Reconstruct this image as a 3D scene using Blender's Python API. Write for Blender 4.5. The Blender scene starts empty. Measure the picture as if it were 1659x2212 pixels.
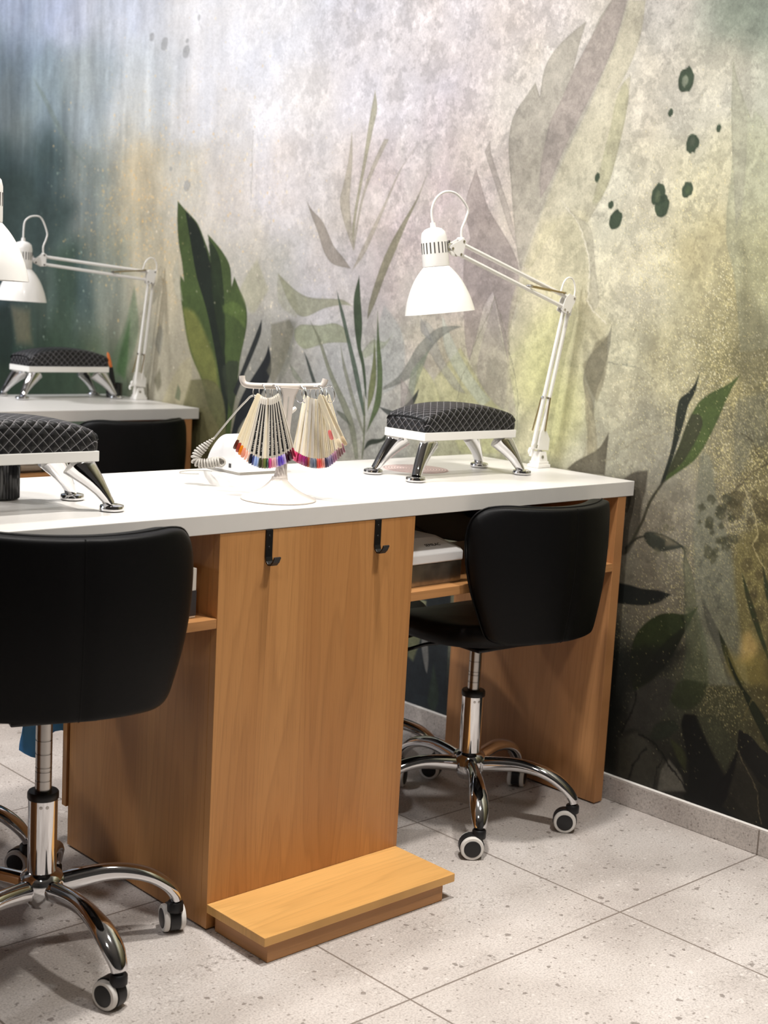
import bpy, bmesh, math, random
import numpy as np
from mathutils import Vector, Matrix, Quaternion

random.seed(7)
PI = math.pi
scene = bpy.context.scene
COL = scene.collection
V = Vector
H = 0.8138            # top of the desk above the floor
WX = 1.7786           # plane of the mural wall
E1 = V((0.7327, -0.6806, 0)).normalized()   # turn of the swatch stand's bar
E2 = V((0.6806, 0.7327, 0)).normalized()


def lin(c):
    return tuple(((x / 255.0) / 12.92 if x / 255.0 <= 0.04045 else ((x / 255.0 + 0.055) / 1.055) ** 2.4) for x in c)


# ------------------------------------------------------------------ mesh helpers
class MB:
    """Collects shapes for ONE mesh."""
    def __init__(self):
        self.bm = bmesh.new()

    def box(self, x0, x1, y0, y1, z0, z1, bev=0.0, seg=2, rot=None):
        r = bmesh.ops.create_cube(self.bm, size=1.0)
        vs = r['verts']
        c = V(((x0 + x1) / 2, (y0 + y1) / 2, (z0 + z1) / 2))
        for v in vs:
            p = V((v.co.x * (x1 - x0), v.co.y * (y1 - y0), v.co.z * (z1 - z0)))
            v.co = (rot @ p if rot else p) + c
        if bev > 0:
            es = list({e for v in vs for e in v.link_edges})
            bmesh.ops.bevel(self.bm, geom=es, offset=bev, segments=seg, profile=0.5, affect='EDGES')
        return self

    def rings(self, rings, closed=True, cap0=True, cap1=True, loop=False):
        vr = [[self.bm.verts.new(p) for p in r] for r in rings]
        n = len(vr[0])
        pairs = list(zip(vr[:-1], vr[1:]))
        if loop:
            pairs.append((vr[-1], vr[0]))
        for a, b in pairs:
            for i in range(n if closed else n - 1):
                j = (i + 1) % n
                self.bm.faces.new((a[i], a[j], b[j], b[i]))
        if not loop:
            if cap0:
                self.bm.faces.new(list(reversed(vr[0])))
            if cap1:
                self.bm.faces.new(vr[-1])
        return self

    def tube(self, pts, rad, seg=10, loop=False, flat=1.0, up=None):
        pts = [V(p) for p in pts]
        n = len(pts)
        rads = rad if isinstance(rad, (list, tuple)) else [rad] * n
        rings = []
        prev = None
        for i, p in enumerate(pts):
            if loop:
                t = pts[(i + 1) % n] - pts[i - 1]
            else:
                t = pts[min(i + 1, n - 1)] - pts[max(i - 1, 0)]
            t.normalize()
            if prev is None:
                ref = V(up) if up else (V((0, 0, 1)) if abs(t.z) < 0.9 else V((1, 0, 0)))
                a = t.cross(ref).normalized()
            else:
                a = (prev - t * prev.dot(t)).normalized()
            b = t.cross(a).normalized()
            prev = a
            rings.append([p + a * (rads[i] * math.cos(2 * PI * k / seg)) + b * (rads[i] * flat * math.sin(2 * PI * k / seg)) for k in range(seg)])
        return self.rings(rings, loop=loop)

    def lathe(self, prof, origin=(0, 0, 0), axis=(0, 0, 1), seg=32, cap0=True, cap1=True):
        ax = V(axis).normalized()
        a = ax.orthogonal().normalized()
        b = ax.cross(a)
        o = V(origin)
        rings = [[o + ax * z + (a * math.cos(2 * PI * k / seg) + b * math.sin(2 * PI * k / seg)) * max(r, 1e-5) for k in range(seg)] for r, z in prof]
        return self.rings(rings, cap0=cap0, cap1=cap1)

    def cyl(self, p0, p1, r, seg=20, r1=None):
        p0, p1 = V(p0), V(p1)
        L = (p1 - p0).length
        return self.lathe([(r, 0), (r if r1 is None else r1, L)], p0, p1 - p0, seg)

    def prism(self, poly, axis, a0, a1):
        """poly of 2D points in the two remaining axes, pushed along axis 'x','y' or 'z'."""
        def P(u, v, w):
            return {'x': (w, u, v), 'y': (u, w, v), 'z': (u, v, w)}[axis]
        return self.rings([[V(P(u, v, a0)) for u, v in poly], [V(P(u, v, a1)) for u, v in poly]])


def obj(name, mb, mat, parent=None, smooth=None, loc=None, bevel=0.0, subsurf=0):
    bm = mb.bm
    bmesh.ops.recalc_face_normals(bm, faces=bm.faces)
    me = bpy.data.meshes.new(name)
    bm.to_mesh(me)
    bm.free()
    return obj_me(name, me, mat, parent, smooth, loc, bevel, subsurf)


def obj_me(name, me, mat, parent=None, smooth=None, loc=None, bevel=0.0, subsurf=0):
    for m in (mat if isinstance(mat, (list, tuple)) else [mat]):
        me.materials.append(m)
    o = bpy.data.objects.new(name, me)
    COL.objects.link(o)
    if parent is not None:
        o.parent = parent
    if loc is not None:
        o.location = loc
    if smooth is not None:
        me.polygons.foreach_set('use_smooth', [True] * len(me.polygons))
        me.set_sharp_from_angle(angle=math.radians(smooth))
    if bevel:
        m = o.modifiers.new('bevel', 'BEVEL')
        m.width = bevel
        m.segments = 2
        m.limit_method = 'ANGLE'
        m.harden_normals = False
    if subsurf:
        m = o.modifiers.new('sub', 'SUBSURF')
        m.levels = subsurf
        m.render_levels = subsurf
    return o


def tag(o, label, cat, group=None, kind=None):
    o['label'] = label
    o['category'] = cat
    if group:
        o['group'] = group
    if kind:
        o['kind'] = kind
    return o


def thing(name, label, cat, loc=(0, 0, 0), rz=0.0, group=None):
    o = bpy.data.objects.new(name, None)
    o.empty_display_size = 0.05
    COL.objects.link(o)
    o.location = loc
    o.rotation_euler = (0, 0, rz)
    return tag(o, label, cat, group)


def struct(name, mb, mat, smooth=None, bevel=0.0):
    o = obj(name, mb, mat, smooth=smooth, bevel=bevel)
    o['kind'] = 'structure'
    return o


def spline(pts, n=8, loop=False):
    """Catmull-Rom through the points."""
    P = [V(p) for p in pts]
    m = len(P)
    out = []
    for i in range(m if loop else m - 1):
        if loop:
            a, b, c, d = P[i - 1], P[i], P[(i + 1) % m], P[(i + 2) % m]
        else:
            a, b, c, d = P[max(i - 1, 0)], P[i], P[i + 1], P[min(i + 2, m - 1)]
        for k in range(n):
            t = k / n
            out.append(0.5 * ((2 * b) + (c - a) * t + (2 * a - 5 * b + 4 * c - d) * t * t + (3 * b - a - 3 * c + d) * t ** 3))
    if not loop:
        out.append(P[-1])
    return out


def rrect(hx, hy, r, n=5):
    pts = []
    for cx, cy, a0 in ((hx - r, hy - r, 0), (-hx + r, hy - r, 90), (-hx + r, -hy + r, 180), (hx - r, -hy + r, 270)):
        for k in range(n + 1):
            a = math.radians(a0 + 90 * k / n)
            pts.append((cx + r * math.cos(a), cy + r * math.sin(a)))
    return pts


# ------------------------------------------------------------------ materials
def newmat(name):
    m = bpy.data.materials.new(name)
    m.use_nodes = True
    nt = m.node_tree
    return m, nt, nt.nodes['Principled BSDF']


def setp(b, **k):
    names = {'base': 'Base Color', 'rough': 'Roughness', 'metal': 'Metallic', 'spec': 'Specular IOR Level', 'coat': 'Coat Weight',
             'coatr': 'Coat Roughness', 'trans': 'Transmission Weight', 'ior': 'IOR', 'alpha': 'Alpha', 'sheen': 'Sheen Weight', 'sss': 'Subsurface Weight'}
    for a, v in k.items():
        i = b.inputs[names[a]]
        if a == 'base':
            i.default_value = (*v, 1.0)
        else:
            i.default_value = v


def node(nt, kind, **kw):
    n = nt.nodes.new(kind)
    for a, v in kw.items():
        setattr(n, a, v)
    return n


def L(nt, a, b):
    nt.links.new(a, b)


def ramp(nt, stops, fac=None, interp='LINEAR'):
    r = node(nt, 'ShaderNodeValToRGB')
    r.color_ramp.interpolation = interp
    e = r.color_ramp.elements
    while len(e) < len(stops):
        e.new(0.5)
    for k, (p, c) in enumerate(stops):
        e[k].position = p
        e[k].color = (*c, 1) if len(c) == 3 else c
    if fac is not None:
        L(nt, fac, r.inputs[0])
    return r


def mixc(nt, fac, a, b, blend='MIX'):
    m = node(nt, 'ShaderNodeMix', data_type='RGBA', blend_type=blend)
    for sock, val in ((0, fac), (6, a), (7, b)):
        if hasattr(val, 'is_linked') or hasattr(val, 'links'):
            L(nt, val, m.inputs[sock])
        elif sock == 0:
            m.inputs[0].default_value = val
        else:
            m.inputs[sock].default_value = (*val, 1)
    return m.outputs[2]


def math_n(nt, op, a, b=None):
    m = node(nt, 'ShaderNodeMath', operation=op)
    for k, v in ((0, a), (1, b)):
        if v is None:
            continue
        if hasattr(v, 'links'):
            L(nt, v, m.inputs[k])
        else:
            m.inputs[k].default_value = v
    return m.outputs[0]


def plain(name, c, rough=0.5, noise=0.0, nscale=60, bump=0.0, **k):
    m, nt, b = newmat(name)
    setp(b, base=lin(c), rough=rough, **k)
    if noise or bump:
        tc = node(nt, 'ShaderNodeTexCoord')
        n = node(nt, 'ShaderNodeTexNoise')
        n.inputs['Scale'].default_value = nscale
        n.inputs['Detail'].default_value = 4
        L(nt, tc.outputs['Object'], n.inputs['Vector'])
        if noise:
            base = lin(c)
            r = ramp(nt, [(0.3, tuple(x * (1 - noise) for x in base)), (0.7, tuple(min(1, x * (1 + noise)) for x in base))], n.outputs['Fac'])
            L(nt, r.outputs[0], b.inputs['Base Color'])
        if bump:
            bp = node(nt, 'ShaderNodeBump')
            bp.inputs['Strength'].default_value = bump
            bp.inputs['Distance'].default_value = 0.001
            L(nt, n.outputs['Fac'], bp.inputs['Height'])
            L(nt, bp.outputs[0], b.inputs['Normal'])
    return m


def wood(name, grain, across, dark, light, off=(0, 0, 0)):
    """Laminate with a beech print; grain and across name the axes 'x','y','z'."""
    m, nt, b = newmat(name)
    tc = node(nt, 'ShaderNodeTexCoord')
    mp = node(nt, 'ShaderNodeMapping')
    mp.inputs['Location'].default_value = off
    L(nt, tc.outputs['Object'], mp.inputs['Vector'])
    sep = node(nt, 'ShaderNodeSeparateXYZ')
    L(nt, mp.outputs[0], sep.inputs[0])
    g = sep.outputs['XYZ'.index(grain.upper())]
    a = sep.outputs['XYZ'.index(across.upper())]
    # wide soft planks of tone
    cv = node(nt, 'ShaderNodeCombineXYZ')
    L(nt, math_n(nt, 'MULTIPLY', a, 9.0), cv.inputs[0])
    L(nt, math_n(nt, 'MULTIPLY', g, 0.7), cv.inputs[1])
    n1 = node(nt, 'ShaderNodeTexNoise')
    n1.inputs['Scale'].default_value = 1.0
    n1.inputs['Detail'].default_value = 3
    L(nt, cv.outputs[0], n1.inputs['Vector'])
    # growth rings with cathedral arches
    cv2 = node(nt, 'ShaderNodeCombineXYZ')
    L(nt, math_n(nt, 'MULTIPLY', a, 7.0), cv2.inputs[0])
    L(nt, math_n(nt, 'MULTIPLY', g, 0.42), cv2.inputs[1])
    n2 = node(nt, 'ShaderNodeTexNoise')
    n2.inputs['Scale'].default_value = 1.3
    n2.inputs['Detail'].default_value = 1.5
    n2.inputs['Roughness'].default_value = 0.4
    L(nt, cv2.outputs[0], n2.inputs['Vector'])
    w = math_n(nt, 'FRACT', math_n(nt, 'MULTIPLY', n2.outputs['Fac'], 17.0))
    ring = ramp(nt, [(0.0, (0, 0, 0)), (0.55, (0.25, 0.25, 0.25)), (0.86, (1, 1, 1)), (1.0, (0, 0, 0))], w)
    # fine pores
    cv3 = node(nt, 'ShaderNodeCombineXYZ')
    L(nt, math_n(nt, 'MULTIPLY', a, 420.0), cv3.inputs[0])
    L(nt, math_n(nt, 'MULTIPLY', g, 9.0), cv3.inputs[1])
    n3 = node(nt, 'ShaderNodeTexNoise')
    n3.inputs['Scale'].default_value = 1.0
    n3.inputs['Detail'].default_value = 2
    L(nt, cv3.outputs[0], n3.inputs['Vector'])
    base = ramp(nt, [(0.3, lin(dark)), (0.7, lin(light))], n1.outputs['Fac']).outputs[0]
    dk = tuple(x * 0.62 for x in lin(dark))
    c1 = mixc(nt, math_n(nt, 'MULTIPLY', ring.outputs[0], 0.26), base, dk)
    pr = ramp(nt, [(0.52, (0, 0, 0)), (0.72, (1, 1, 1))], n3.outputs['Fac'])
    c2 = mixc(nt, math_n(nt, 'MULTIPLY', pr.outputs[0], 0.3), c1, dk)
    L(nt, c2, b.inputs['Base Color'])
    setp(b, rough=0.42, spec=0.4)
    return m


M = {}
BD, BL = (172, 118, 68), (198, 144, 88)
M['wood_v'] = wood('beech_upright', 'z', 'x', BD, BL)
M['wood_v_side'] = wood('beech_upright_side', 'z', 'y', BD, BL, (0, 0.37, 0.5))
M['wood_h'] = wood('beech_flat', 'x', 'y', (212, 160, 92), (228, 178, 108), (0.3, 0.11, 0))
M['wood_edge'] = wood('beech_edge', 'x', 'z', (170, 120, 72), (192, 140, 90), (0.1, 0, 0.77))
M['laminate'] = plain('white_laminate', (216, 213, 208), 0.32, noise=0.015, nscale=30, spec=0.45)
M['chrome'] = plain('chrome', (222, 222, 224), 0.06, metal=1.0)
M['steel'] = plain('brushed_steel', (176, 172, 168), 0.24, metal=1.0)
M['brass'] = plain('spring_metal', (170, 152, 112), 0.3, metal=1.0)
M['black_plastic'] = plain('black_plastic', (22, 22, 24), 0.42)
M['black_metal'] = plain('black_painted_metal', (18, 18, 19), 0.38, spec=0.4)
M['leather'] = plain('black_leather', (6, 6, 7), 0.5, bump=0.22, nscale=420, spec=0.17)
M['white_paint'] = plain('white_enamel', (240, 238, 233), 0.28, spec=0.5)
M['white_shade'] = plain('white_gloss_shade', (246, 244, 239), 0.2, spec=0.5, coat=0.2)
M['white_plastic'] = plain('white_plastic', (240, 239, 238), 0.3)
M['warm_plastic'] = plain('pearly_plastic', (208, 199, 190), 0.22, coat=0.2)
M['grey_plastic'] = plain('grey_plastic', (176, 172, 164), 0.45)
M['dark_slot'] = plain('dark_slot', (70, 66, 62), 0.7)
M['ivory'] = plain('ivory_plastic', (240, 228, 200), 0.34, noise=0.03, nscale=90, sss=0.05)
M['pale_stick'] = plain('frosted_plastic', (226, 220, 208), 0.34)
M['label_black'] = plain('black_label', (20, 19, 18), 0.5)
M['label_white'] = plain('label_print', (232, 228, 220), 0.6)
M['white_tyre'] = plain('white_tyre', (222, 218, 212), 0.45)
M['card'] = plain('white_card', (232, 226, 214), 0.6)
M['blue_bag'] = plain('blue_plastic', (104, 188, 255), 0.4)
M['wall'] = plain('grey_wall', (138, 135, 132), 0.8)
M['ceiling'] = plain('ceiling_paint', (168, 166, 163), 0.85)
M['dark_device'] = plain('dark_grey_device', (58, 56, 58), 0.5)
M['navy'] = plain('navy_bag', (34, 36, 92), 0.6)
M['grout_white'] = plain('white_sealant', (236, 232, 226), 0.5)
M['brush_orange'] = plain('brush_handle', (220, 120, 60), 0.35)
M['cup'] = plain('black_gloss_cup', (12, 12, 13), 0.12, coat=0.4)


def clear_mat(name, c, rough=0.05):
    m, nt, b = newmat(name)
    setp(b, base=lin(c), rough=rough, trans=1.0, ior=1.2)
    return m


M['acrylic'] = clear_mat('clear_acrylic', (236, 230, 222))


def smoky_mat():
    m, nt, b = newmat('smoky_mirror')
    tc = node(nt, 'ShaderNodeTexCoord')
    n = node(nt, 'ShaderNodeTexNoise')
    n.inputs['Scale'].default_value = 34
    n.inputs['Detail'].default_value = 5
    L(nt, tc.outputs['Object'], n.inputs['Vector'])
    r = ramp(nt, [(0.4, lin((134, 124, 110))), (0.72, lin((170, 158, 142))), (0.8, lin((205, 196, 180)))], n.outputs['Fac'])
    L(nt, r.outputs[0], b.inputs['Base Color'])
    setp(b, rough=0.22, metal=0.75)
    return m


M['smoky'] = smoky_mat()


def stone(name, tiles=True, joints_y=False):
    """Grey terrazzo-like stoneware, 60 cm tiles."""
    m, nt, b = newmat(name)
    tc = node(nt, 'ShaderNodeTexCoord')
    P = tc.outputs['Object']

    def noise(scale, det, rough=0.55, vec=P):
        n = node(nt, 'ShaderNodeTexNoise')
        n.inputs['Scale'].default_value = scale
        n.inputs['Detail'].default_value = det
        n.inputs['Roughness'].default_value = rough
        L(nt, vec, n.inputs['Vector'])
        return n.outputs['Fac']
    big = ramp(nt, [(0.3, lin((172, 164, 158))), (0.52, lin((194, 187, 181))), (0.72, lin((208, 202, 197)))], noise(2.6, 6))
    fine = ramp(nt, [(0.38, (0.6, 0.58, 0.57)), (0.5, (0.98, 0.98, 0.98)), (0.64, (1.16, 1.15, 1.14))], noise(240, 4, 0.75))
    c = mixc(nt, 0.75, big.outputs[0], fine.outputs[0], 'MULTIPLY')
    # worn greyish drifts
    mp = node(nt, 'ShaderNodeMapping')
    mp.inputs['Rotation'].default_value = (0, 0, 0.5)
    mp.inputs['Scale'].default_value = (1.5, 5.0, 3.0)
    L(nt, P, mp.inputs['Vector'])
    drift = ramp(nt, [(0.52, (0, 0, 0)), (0.7, (1, 1, 1))], noise(1.6, 8, 0.7, mp.outputs[0]))
    pit = ramp(nt, [(0.5, (0, 0, 0)), (0.62, (1, 1, 1))], noise(90, 4, 0.75))
    dm = math_n(nt, 'MULTIPLY', drift.outputs[0], pit.outputs[0])
    c = mixc(nt, math_n(nt, 'MULTIPLY', dm, 0.8), c, lin((104, 96, 88)))

    def chips(scale, thr, col, amt, cin, seed):
        mpp = node(nt, 'ShaderNodeMapping')
        mpp.inputs['Location'].default_value = (seed, seed * 1.7, seed * .3)
        L(nt, P, mpp.inputs['Vector'])
        wn = node(nt, 'ShaderNodeTexNoise')
        wn.inputs['Scale'].default_value = scale * 1.7
        L(nt, mpp.outputs[0], wn.inputs['Vector'])
        add = node(nt, 'ShaderNodeVectorMath', operation='MULTIPLY_ADD')
        L(nt, wn.outputs['Color'], add.inputs[0])
        add.inputs[1].default_value = (0.7 / scale,) * 3
        L(nt, mpp.outputs[0], add.inputs[2])
        v = node(nt, 'ShaderNodeTexVoronoi')
        v.inputs['Scale'].default_value = scale
        L(nt, add.outputs[0], v.inputs['Vector'])
        sx = node(nt, 'ShaderNodeSeparateColor')
        L(nt, v.outputs['Color'], sx.inputs[0])
        pick = math_n(nt, 'GREATER_THAN', sx.outputs[0], thr)
        near = math_n(nt, 'LESS_THAN', v.outputs['Distance'], math_n(nt, 'MULTIPLY', sx.outputs[1], 0.34))
        return mixc(nt, math_n(nt, 'MULTIPLY', math_n(nt, 'MULTIPLY', pick, near), amt), cin, col)
    c = chips(52, 0.80, lin((110, 101, 94)), 0.7, c, 1.0)
    c = chips(105, 0.66, lin((118, 109, 102)), 0.65, c, 3.0)
    c = chips(48, 0.9, lin((214, 208, 202)), 0.6, c, 5.0)
    c = chips(95, 0.74, lin((216, 210, 204)), 0.6, c, 8.0)
    sep = node(nt, 'ShaderNodeSeparateXYZ')
    L(nt, P, sep.inputs[0])
    g = None
    for k, o0 in ((0, 1.258), (1, -0.43)):
        if not tiles and k == 0:
            continue
        s = math_n(nt, 'ADD', sep.outputs[k], -o0 + 60.0)
        f = math_n(nt, 'FRACT', math_n(nt, 'DIVIDE', s, 0.6))
        d = math_n(nt, 'MINIMUM', f, math_n(nt, 'SUBTRACT', 1.0, f))
        ln = math_n(nt, 'LESS_THAN', d, 0.0021 / 0.6)
        g = ln if g is None else math_n(nt, 'MAXIMUM', g, ln)
    c = mixc(nt, g, c, lin((126, 116, 108)))
    L(nt, c, b.inputs['Base Color'])
    r = ramp(nt, [(0.3, (0.38,) * 3), (0.7, (0.52,) * 3)], noise(20, 3))
    L(nt, r.outputs[0], b.inputs['Roughness'])
    setp(b, spec=0.35)
    bp = node(nt, 'ShaderNodeBump')
    bp.inputs['Strength'].default_value = 0.25
    bp.inputs['Distance'].default_value = 0.0015
    L(nt, math_n(nt, 'SUBTRACT', noise(130, 3), math_n(nt, 'MULTIPLY', g, 1.0)), bp.inputs['Height'])
    L(nt, bp.outputs[0], b.inputs['Normal'])
    return m


M['floor'] = stone('stoneware_floor')
M['skirt'] = stone('stoneware_skirting', tiles=False)


def quilt_mat():
    """Black leatherette with white dashed stitching in diamonds, laid out over the cushion by its UVs (metres)."""
    m, nt, b = newmat('quilted_leatherette')
    uv = node(nt, 'ShaderNodeUVMap')
    sep = node(nt, 'ShaderNodeSeparateXYZ')
    L(nt, uv.outputs[0], sep.inputs[0])
    per = 0.0215
    s = math_n(nt, 'DIVIDE', math_n(nt, 'ADD', sep.outputs[0], sep.outputs[1]), per)
    d = math_n(nt, 'DIVIDE', math_n(nt, 'SUBTRACT', sep.outputs[0], sep.outputs[1]), per)
    fs = math_n(nt, 'FRACT', math_n(nt, 'ADD', s, 100.0))
    fd = math_n(nt, 'FRACT', math_n(nt, 'ADD', d, 100.0))
    ds = math_n(nt, 'ABSOLUTE', math_n(nt, 'SUBTRACT', fs, 0.5))
    dd = math_n(nt, 'ABSOLUTE', math_n(nt, 'SUBTRACT', fd, 0.5))
    ls = math_n(nt, 'LESS_THAN', ds, 0.022)
    ld = math_n(nt, 'LESS_THAN', dd, 0.022)
    das = math_n(nt, 'GREATER_THAN', math_n(nt, 'FRACT', math_n(nt, 'ADD', math_n(nt, 'MULTIPLY', d, 6.0), 100.0)), 0.38)
    dad = math_n(nt, 'GREATER_THAN', math_n(nt, 'FRACT', math_n(nt, 'ADD', math_n(nt, 'MULTIPLY', s, 6.0), 100.0)), 0.38)
    line = math_n(nt, 'MAXIMUM', math_n(nt, 'MULTIPLY', ls, das), math_n(nt, 'MULTIPLY', ld, dad))
    tc = node(nt, 'ShaderNodeTexCoord')
    n = node(nt, 'ShaderNodeTexNoise')
    n.inputs['Scale'].default_value = 420
    L(nt, tc.outputs['Object'], n.inputs['Vector'])
    c = mixc(nt, line, lin((20, 20, 22)), lin((190, 186, 190)))
    L(nt, c, b.inputs['Base Color'])
    setp(b, rough=0.45, spec=0.4)
    h = math_n(nt, 'MULTIPLY', math_n(nt, 'SQRT', math_n(nt, 'MINIMUM', ds, dd)), 2.2)
    h = math_n(nt, 'ADD', h, math_n(nt, 'MULTIPLY', n.outputs['Fac'], 0.12))
    bp = node(nt, 'ShaderNodeBump')
    bp.inputs['Strength'].default_value = 0.55
    bp.inputs['Distance'].default_value = 0.003
    L(nt, h, bp.inputs['Height'])
    L(nt, bp.outputs[0], b.inputs['Normal'])
    return m


M['quilt'] = quilt_mat()


def ring_mat():
    m, nt, b = newmat('grille_rings')
    tc = node(nt, 'ShaderNodeTexCoord')
    ln = node(nt, 'ShaderNodeVectorMath', operation='LENGTH')
    L(nt, tc.outputs['Object'], ln.inputs[0])
    f = math_n(nt, 'FRACT', math_n(nt, 'MULTIPLY', ln.outputs['Value'], 140.0))
    c = ramp(nt, [(0.0, lin((212, 176, 172))), (0.45, lin((222, 200, 194))), (0.55, lin((150, 138, 132))), (1.0, lin((164, 150, 144)))], f)
    L(nt, c.outputs[0], b.inputs['Base Color'])
    setp(b, rough=0.5)
    return m


M['grille'] = ring_mat()
_tipcache = {}


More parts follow.
